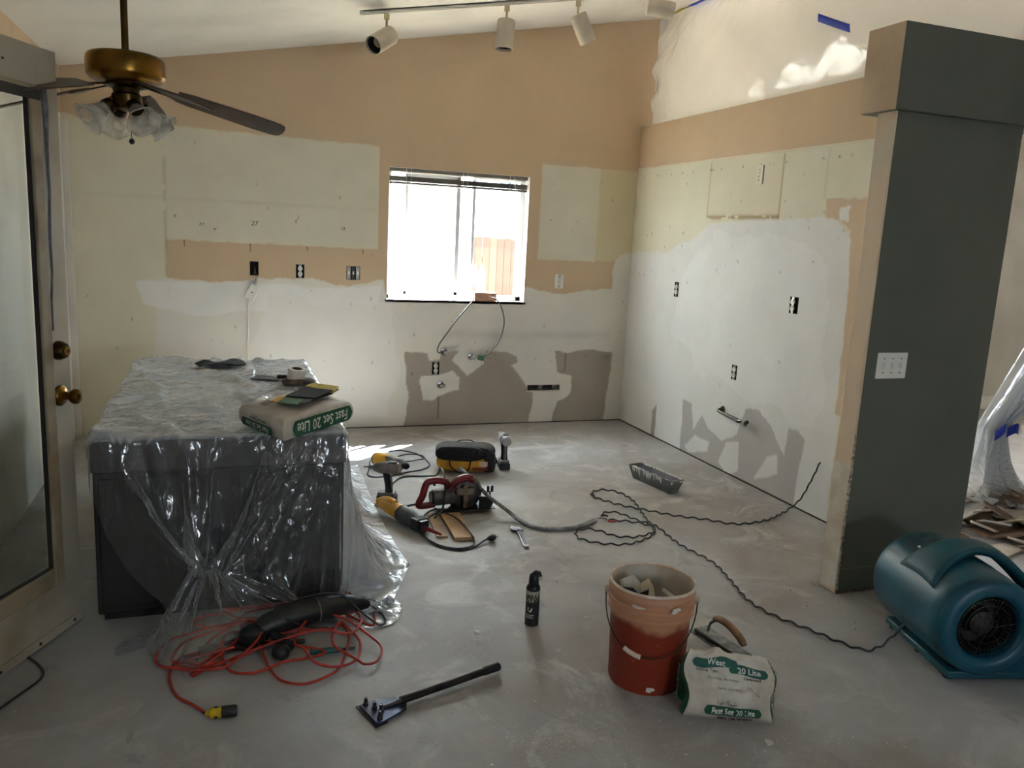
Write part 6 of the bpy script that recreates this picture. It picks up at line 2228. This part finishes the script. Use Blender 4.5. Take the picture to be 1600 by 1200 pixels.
# ---- tape roll on a crumpled rag, taping knife, dark folded cloth
rg = MB().grid(slump(.165, .105, .030, 0, .7, 21), 36, 14, True).build('rag', mat('brown_camo_rag', (112, 96, 82), .9, col2=(58, 50, 44), vscale=30), smooth=60)
rg.location = (-2.868, -1.985, .729)
rg.rotation_euler = (0, 0, R(-18))
tag(rg, 'crumpled brown rag under the white tape roll', 'rag')
tr_ = thing('tape_roll', 'roll of white joint tape sitting on a brown rag', 'tape roll', (-2.880, -1.975, .757), 0, rot=(R(8), R(6), 0))
MB().lathe([(.025, .0), (.045, .0), (.045, .052), (.025, .052)], 36, cap0=False, cap1=False).build('tape', mat('paper_tape', (222, 214, 202), .7, col2=(206, 198, 186), vscale=20), tr_, smooth=30)
MB().lathe([(.025, .052), (.025, .0)], 36, cap0=False, cap1=False).build('core', mat('card_core', (92, 80, 66), .8), tr_)
kf = thing('taping_knife', 'flat dark taping knife lying beside the white tape roll', 'knife', (-3.00, -1.825, .733), -22)
MB().prism([(-.085, -.055), (.055, -.045), (.055, .045), (-.085, .055)], .002).build('blade', mat('blued_steel', (70, 74, 88), .35, .7), kf, smooth=0)
MB().box((.085, 0, .010), (.09, .026, .018)).build('handle', M_BLK, kf, bevel=.006)
cl_ = MB().grid(lambda u, v: ((u - .5) * .26, (v - .5) * .13 * (1 - .25 * math.sin(7 * u)), .010 + .018 * math.sin(math.pi * u) * vn(u * 5, v * 3) + .010 * math.sin(9 * u) * v), 26, 10).build('dark_cloth', mat('charcoal_cloth', (54, 54, 56), .9, col2=(36, 36, 38), vscale=30), solid=.004)
cl_.location = (-3.235, -1.425, .732)
cl_.rotation_euler = (0, 0, R(14))
tag(cl_, 'charcoal cloth lying flat on the back of the covered chest', 'cloth')
# ================================================================== ORANGE CORD HEAP
M_ORG = mat('orange_cord', (178, 52, 32), .5, col2=(150, 40, 28), vscale=16)
STR = [
 [(-3.28,-3.704,.010),(-3.329,-3.628),(-3.379,-3.564),(-3.405,-3.473),(-3.408,-3.379),(-3.385,-3.319),(-3.339,-3.297),(-3.291,-3.285),(-3.215,-3.293),(-3.116,-3.294)],
 [(-3.108,-3.355),(-3.091,-3.46),(-3.064,-3.541),(-3.025,-3.582),(-2.974,-3.595),(-2.914,-3.575),(-2.858,-3.52),(-2.814,-3.405),(-2.795,-3.312),(-2.808,-3.232),(-2.859,-3.252),(-2.964,-3.245),(-3.115,-3.27)],
 [(-3.04,-3.33),(-2.895,-3.409),(-2.954,-3.445),(-3.036,-3.447),(-3.091,-3.471),(-3.145,-3.494),(-3.207,-3.473),(-3.237,-3.401),(-3.245,-3.297),(-3.237,-3.215),(-3.203,-3.186),(-3.17,-3.219),(-3.138,-3.276)],
 [(-3.118,-3.341),(-3.184,-3.381),(-3.258,-3.396),(-3.335,-3.408),(-3.407,-3.395),(-3.45,-3.358),(-3.461,-3.3),(-3.447,-3.246),(-3.413,-3.183),(-3.343,-3.151),(-3.276,-3.13),(-3.191,-3.125),(-3.098,-3.134)],
 [(-3.161,-3.105),(-3.237,-3.133),(-3.305,-3.123),(-3.345,-3.087),(-3.341,-3.058),(-3.307,-3.032),(-3.242,-3.022),(-3.188,-3.010),(-3.113,-2.995),(-3.028,-2.990),(-2.956,-2.995),(-2.895,-3.003)],
 [(-2.94,-3.06),(-3.0,-3.12),(-3.1,-3.173),(-3.162,-3.118),(-3.196,-3.083),(-3.231,-3.03),(-3.242,-3.0),(-3.188,-2.995),(-3.098,-3.010),(-3.049,-3.027),(-2.938,-2.995)],
 [(-2.99,-3.1),(-3.103,-3.26),(-3.159,-3.222),(-3.177,-3.154),(-3.178,-3.088),(-3.159,-3.03),(-3.126,-3.0),(-3.062,-2.992),(-2.965,-2.988),(-2.871,-2.990),(-2.772,-2.975),(-2.706,-2.989),(-2.674,-3.053),(-2.669,-3.142),(-2.7,-3.245)],
 [(-2.80,-3.12),(-2.888,-2.997),(-2.835,-2.951),(-2.799,-2.928),(-2.758,-2.921),(-2.738,-2.944),(-2.758,-3.003),(-2.799,-3.023)],
 [(-2.92,-3.2),(-2.997,-3.359),(-2.967,-3.402),(-2.941,-3.476),(-2.891,-3.517),(-2.83,-3.516),(-2.784,-3.471),(-2.764,-3.382),(-2.784,-3.315),(-2.823,-3.254)],
 [(-2.864,-3.393),(-2.793,-3.492),(-2.771,-3.531),(-2.73,-3.525),(-2.7,-3.469),(-2.695,-3.411),(-2.719,-3.356),(-2.761,-3.282),(-2.812,-3.217)],
 [(-2.95,-3.2),(-3.115,-3.27),(-3.023,-3.256),(-2.934,-3.233),(-2.84,-3.197),(-2.751,-3.136)],
 [(-2.80,-3.17),(-2.85,-3.181),(-2.82,-3.134),(-2.769,-3.132),(-2.741,-3.194),(-2.744,-3.273),(-2.8,-3.348),(-2.916,-3.344)],
 [(-3.1,-3.36),(-3.335,-3.43),(-3.327,-3.345),(-3.292,-3.25),(-3.259,-3.197),(-3.191,-3.151),(-3.122,-3.141)],
 [(-3.2,-3.30),(-3.334,-3.451),(-3.299,-3.418),(-3.269,-3.36),(-3.237,-3.264)],
 [(-3.3,-3.38),(-3.404,-3.347),(-3.379,-3.228),(-3.315,-3.183),(-3.237,-3.165),(-3.135,-3.203)],
 [(-3.117,-3.329),(-3.216,-3.428),(-3.299,-3.439),(-3.386,-3.406),(-3.36,-3.36),(-3.2,-3.34)]]
rng = random.Random(12)
path = []
for k, s in enumerate(STR):
    for i, p in enumerate(s):
        c = math.exp(-(((p[0] + 2.98) / .20) ** 2 + ((p[1] + 3.24) / .16) ** 2))
        lay = .006 + .0030 * (k % 6) + c * (.012 + .006 * k) + rng.uniform(0, .004)
        if k == 0 and i < 5:
            lay = .0065
        path.append((p[0], p[1], p[2] if len(p) > 2 else lay))
oc = MB().tube(catmull(path, 7), .0050, 8).build('extension_cord', M_ORG)
tag(oc, 'heap of orange extension cord in front of the covered chest', 'cord')
e0, e1 = Vector((-3.28, -3.704, .016)), Vector((-3.198, -3.712, .019))
ax = align(e0, e1)
cn_ = MB().lathe([(.007, -.012), (.009, 0), (.0165, .004), (.0175, .010), (.0175, .036)], 18, ax).build('yellow_connector', mat('yellow_connector', (206, 176, 30), .45, col2=(176, 146, 24), vscale=30), oc)
MB().lathe([(.0172, .036), (.0185, .038), (.0185, .076), (.016, .082)], 18, ax).build('black_end', M_BLK, oc)
MB().tube([(e0 + Vector((-.020, .012, .0))), (e0 + Vector((-.004, .006, -.002))), e0], .004, 8).build('strain_relief', M_BLK, oc)
mb = MB()
for s in (-1, 1):
    mb.box((s * .006, 0, .083), (.003, .008, .003), ax)
mb.build('socket_slots', M_GRY, oc, smooth=0)
mb = MB()
for k, a in enumerate((0, 120, 240)):
    mb.box((.0178, 0, .020), (.0012, .010, .010), ax @ RZ(a + 200))
mb.build('connector_print', M_PRK, oc, smooth=0)

# ---- black power tool lying in the cord heap
gt = thing('angle_grinder', 'black corded power tool tangled in the orange cord', 'power tool', (-2.93, -3.195, .0), 17)
MB().tube([(-.20, -.01, .055), (-.17, -.005, .062), (-.10, 0, .070), (-.02, 0, .074), (.06, 0, .074), (.13, 0, .070), (.18, 0, .064)], [.030, .042, .046, .048, .046, .040, .034], 20).build('motor_body', M_BLK, gt)
MB().tube([(.12, 0, .068), (.17, 0, .064), (.22, .005, .052), (.25, .01, .040)], [.036, .034, .028, .018], 16).build('rear_grip', M_RUB, gt)
MB().lathe([(.030, -.02), (.046, -.012), (.046, .018), (.030, .030)], 24, T(-.225, -.02, .045)).build('gear_head', M_BLK, gt)
MB().lathe([(.055, -.004), (.062, .0), (.062, .006), (.050, .010)], 30, T(-.232, -.025, .020)).build('disc_guard', M_BLK, gt)
MB().tube([(.0475 * math.cos(R(a)), .0475 * math.sin(R(a)), 0) for a in range(0, 360, 12)], .0025, 6, T(.03, 0, .074) @ RY(90), closed=True).build('body_ring', M_GRY, gt)
MB().tube(catmull([(-.16, -.045, .05), (-.15, -.09, .045), (-.13, -.15, .030)], 5), [.014] * 3 + [.018] * 8, 12).build('side_handle', M_RUB, gt)
MB().bar((.06, -.012, .108), (.15, .012, .118)).build('paddle_switch', M_GRY, gt, bevel=.004)
MB().tube(catmull([(.25, .01, .040), (.285, -.03, .016), (.275, -.10, .008), (.235, -.12, .012), (.19, -.07, .05), (.13, -.01, .115), (.05, .03, .122), (-.05, .055, .10), (-.12, .03, .11), (-.10, -.045, .085), (-.02, -.055, .040), (.05, -.06, .02)], 7), .0042, 8).build('power_cord', M_CORD, gt)
# smaller black tool head and a green handled tool beside it
o = thing('dark_tool_head', 'small dark tool head under the front cord loops', 'tool', (-3.035, -3.378, 0), 20)
MB().lathe([(.020, 0), (.028, .006), (.028, .040), (.020, .050), (.008, .056)], 18, T(-.02, 0, .026) @ RX(70)).build('head', M_BLK, o)
MB().tube(catmull([(0, 0, .02), (.04, .02, .03), (.09, .03, .02)], 5), .010, 10).build('arm', M_BLK, o)
MB().ball((-.018, -.040, .040), .010, 6).build('button', M_CHROME, o)
o = thing('green_handled_tool', 'tool with teal green handle lying under the orange loops', 'tool', (-2.945, -3.392, .012), -3)
MB().tube([(0, 0, 0), (.02, 0, 0), (.10, 0, .001), (.115, 0, 0)], [.009, .0115, .0115, .007], 12).build('handle', mat('teal_green_handle', (28, 92, 88), .45), o)
MB().tube([(.11, 0, 0), (.16, 0, 0)], .005, 8).build('shaft', M_BLK, o)
pk = thing('putty_knife', 'putty knife with grey blade lying at the edge of the orange cord', 'putty knife', (-3.322, -3.297, .020), 14)
MB().prism([(0, -.030), (.045, -.030), (.075, -.012), (.085, -.008), (.085, .008), (.075, .012), (.045, .024), (0, .022)], .0016).build('blade', mat('dull_blade_steel', (134, 136, 128), .35, .6, col2=(100, 104, 96), vscale=24), pk, smooth=0)
MB().tube([(.08, 0, .001), (.10, 0, .002), (.19, 0, .004), (.205, 0, .004)], [.007, .011, .012, .008], 12, flat=.7).build('handle', mat('dark_handle', (46, 42, 38), .6), pk)

# ================================================================== BROKEN TILE HEAP IN THE NEXT ROOM
TM = [mat('tile_' + n_, c, .6, col2=c2, vscale=8) for n_, c, c2 in (('tan', (178, 152, 124), (150, 124, 98)), ('pale', (204, 190, 172), (178, 160, 138)), ('grey_white', (214, 210, 204), (190, 184, 174)), ('brown', (142, 116, 92), (116, 94, 74)))]
rng = random.Random(21)
tmeshes = []
for k in range(14):
    n = rng.randint(4, 6)
    a0_ = rng.uniform(0, 6)
    poly = []
    for i in range(n):
        a = a0_ + 2 * math.pi * (i + rng.uniform(-.25, .25)) / n
        r_ = rng.uniform(.07, .15)
        poly.append((r_ * math.cos(a), r_ * .75 * math.sin(a)))
    b = MB().prism(poly, .010)
    me = bpy.data.meshes.new('tile_shard')
    me.from_pydata(b.v, [], b.f)
    me.materials.append(TM[k % 4])
    tmeshes.append(me)
# heap: each piece comes to rest on whatever already lies under it
hm = np.zeros((60, 60))
HX, HY, HS = .20, -3.35, .045
order = []
for k in range(120):
    u, v = rng.gauss(0, .40), rng.gauss(0, .34)
    x = 1.22 + u * .72 + v * .40
    y = -2.66 + u * .58 - v * .52
    if abs(u) > .95 or abs(v) > .75 or x < .22 or y < -3.34 or (x < .30 and y < -3.10):
        continue
    order.append((x, y))
for x, y in order:
    me = rng.choice(tmeshes)
    s = rng.uniform(.75, 1.25)
    i, j = int((x - HX) / HS), int((y - HY) / HS)
    i0, i1, j0, j1 = max(0, i - 1), min(60, i + 2), max(0, j - 1), min(60, j + 2)
    if i1 <= i0 or j1 <= j0:
        continue
    z = hm[i0:i1, j0:j1].max()
    gx_ = (hm[i1 - 1, j] - hm[i0, j]) / (2 * HS) if 0 <= j < 60 else 0
    gy_ = (hm[i, j1 - 1] - hm[i, j0]) / (2 * HS) if 0 <= i < 60 else 0
    o = bpy.data.objects.new('tile_shard', me)
    COL.objects.link(o)
    o.location = (x, y, z + .001)
    ax_ = max(-.45, min(.45, gx_)) + (rng.uniform(-.22, .22) if z > 0 else 0)
    ay_ = max(-.45, min(.45, gy_)) + (rng.uniform(-.22, .22) if z > 0 else 0)
    o.rotation_euler = (ay_ * .8, -ax_ * .8, rng.uniform(0, 6.28))
    o.scale = (s, s, 1)
    tag(o, ('tan', 'pale beige', 'greyish white', 'brown')[tmeshes.index(me) % 4] + ' broken floor tile piece in the heap beyond the stub wall', 'broken tile', 'broken tiles heaped in the next room')
    hm[i0:i1, j0:j1] = np.maximum(hm[i0:i1, j0:j1], z + .013)

# ================================================================== CRUMBS AND DUST ON THE FLOOR
def crumbs(name, label, spots, m, seed):
    rng = random.Random(seed)
    mb = MB()
    for cx, cy, sx, sy, n, smin, smax in spots:
        for k in range(n):
            x, y = rng.gauss(cx, sx), rng.gauss(cy, sy)
            if not (-4.1 < x < 3 and -9 < y < -.05):
                continue
            s = rng.uniform(smin, smax) * rng.choice((.6, .8, 1, 1, 1.6))
            q = T(x, y, s * .25) @ RZ(rng.uniform(0, 360)) @ SC(1, rng.uniform(.5, 1), rng.uniform(.25, .6))
            h = [rng.uniform(.6, 1) for _ in range(5)]
            mb.add([(s * h[0], 0, -s * .3), (-s * .4, s * h[1], -s * .3), (-s * .6 * h[2], -s * .7, -s * .3), (s * .1, 0, s * h[3])], [(0, 2, 1), (0, 1, 3), (1, 2, 3), (2, 0, 3)], q)
    o = mb.build(name, m, smooth=0)
    tag(o, label, 'debris', kind='stuff')
    return o


crumbs('plaster_dust', 'pale plaster crumbs scattered over the concrete floor', [
    (-2.243, -4.10, .085, .050, 650, .0012, .0035), (-2.20, -4.02, .10, .08, 160, .001, .003), (-2.12, -4.20, .06, .05, 160, .001, .003), (-1.90, -3.99, .10, .08, 220, .001, .003), (-1.62, -4.30, .20, .10, 200, .001, .004), (-2.33, -3.41, .05, .04, 50, .0015, .005),
    (-2.45, -3.55, .30, .25, 160, .001, .003), (-1.4, -3.1, .5, .5, 240, .001, .004), (-1.87, -2.96, .06, .05, 40, .002, .006), (-1.9, -2.2, .8, .6, 300, .001, .004), (-.9, -2.8, .4, .5, 200, .001, .004), (-3.2, -3.6, .4, .25, 160, .001, .003), (-1.2, -.5, .9, .25, 200, .001, .005), (-.7, -3.6, .3, .3, 120, .001, .004)],
    mat('plaster_crumb', (224, 219, 208), .9), 31)
crumbs('dark_grit', 'dark grit scattered over the concrete floor', [(-1.6, -2.6, .9, .8, 160, .001, .004), (-.6, -3.5, .35, .2, 60, .001, .005), (-1.3, -.7, .8, .3, 80, .001, .004), (-2.3, -3.7, .6, .3, 60, .001, .003)], mat('grit', (92, 82, 72), .9), 37)
rng = random.Random(44)
for k, (x, y, s, lab) in enumerate(((-1.935, -3.02, .022, 'flat plaster chip beside the foam can cap'), (-1.885, -2.955, .016, 'small plaster chip beyond the foam can'), (-2.31, -3.375, .020, 'plaster chip left of the foam can on bare floor'), (-1.04, -3.30, .013, 'plaster chip between the bucket and the stub wall'),
                                    (-.655, -3.31, .014, 'white chip at the foot of the stub wall'), (-1.63, -4.28, .020, 'plaster flake in front of the compound sack'), (-1.20, -.28, .012, 'plaster chip near the back wall floor joint'), (-.50, -1.15, .010, 'chip on the floor between drill and right wall'))):
    n = 6
    poly = [(s * rng.uniform(.5, 1) * math.cos(6.283 * i / n), s * rng.uniform(.4, .9) * math.sin(6.283 * i / n)) for i in range(n)]
    o = MB().prism(poly, s * .3).build('plaster_chip', mat('chip_%d' % k, (206, 200, 190), .9), smooth=0)
    o.location = (x, y, 0)
    o.rotation_euler = (0, 0, rng.uniform(0, 6))
    tag(o, lab, 'plaster chip')
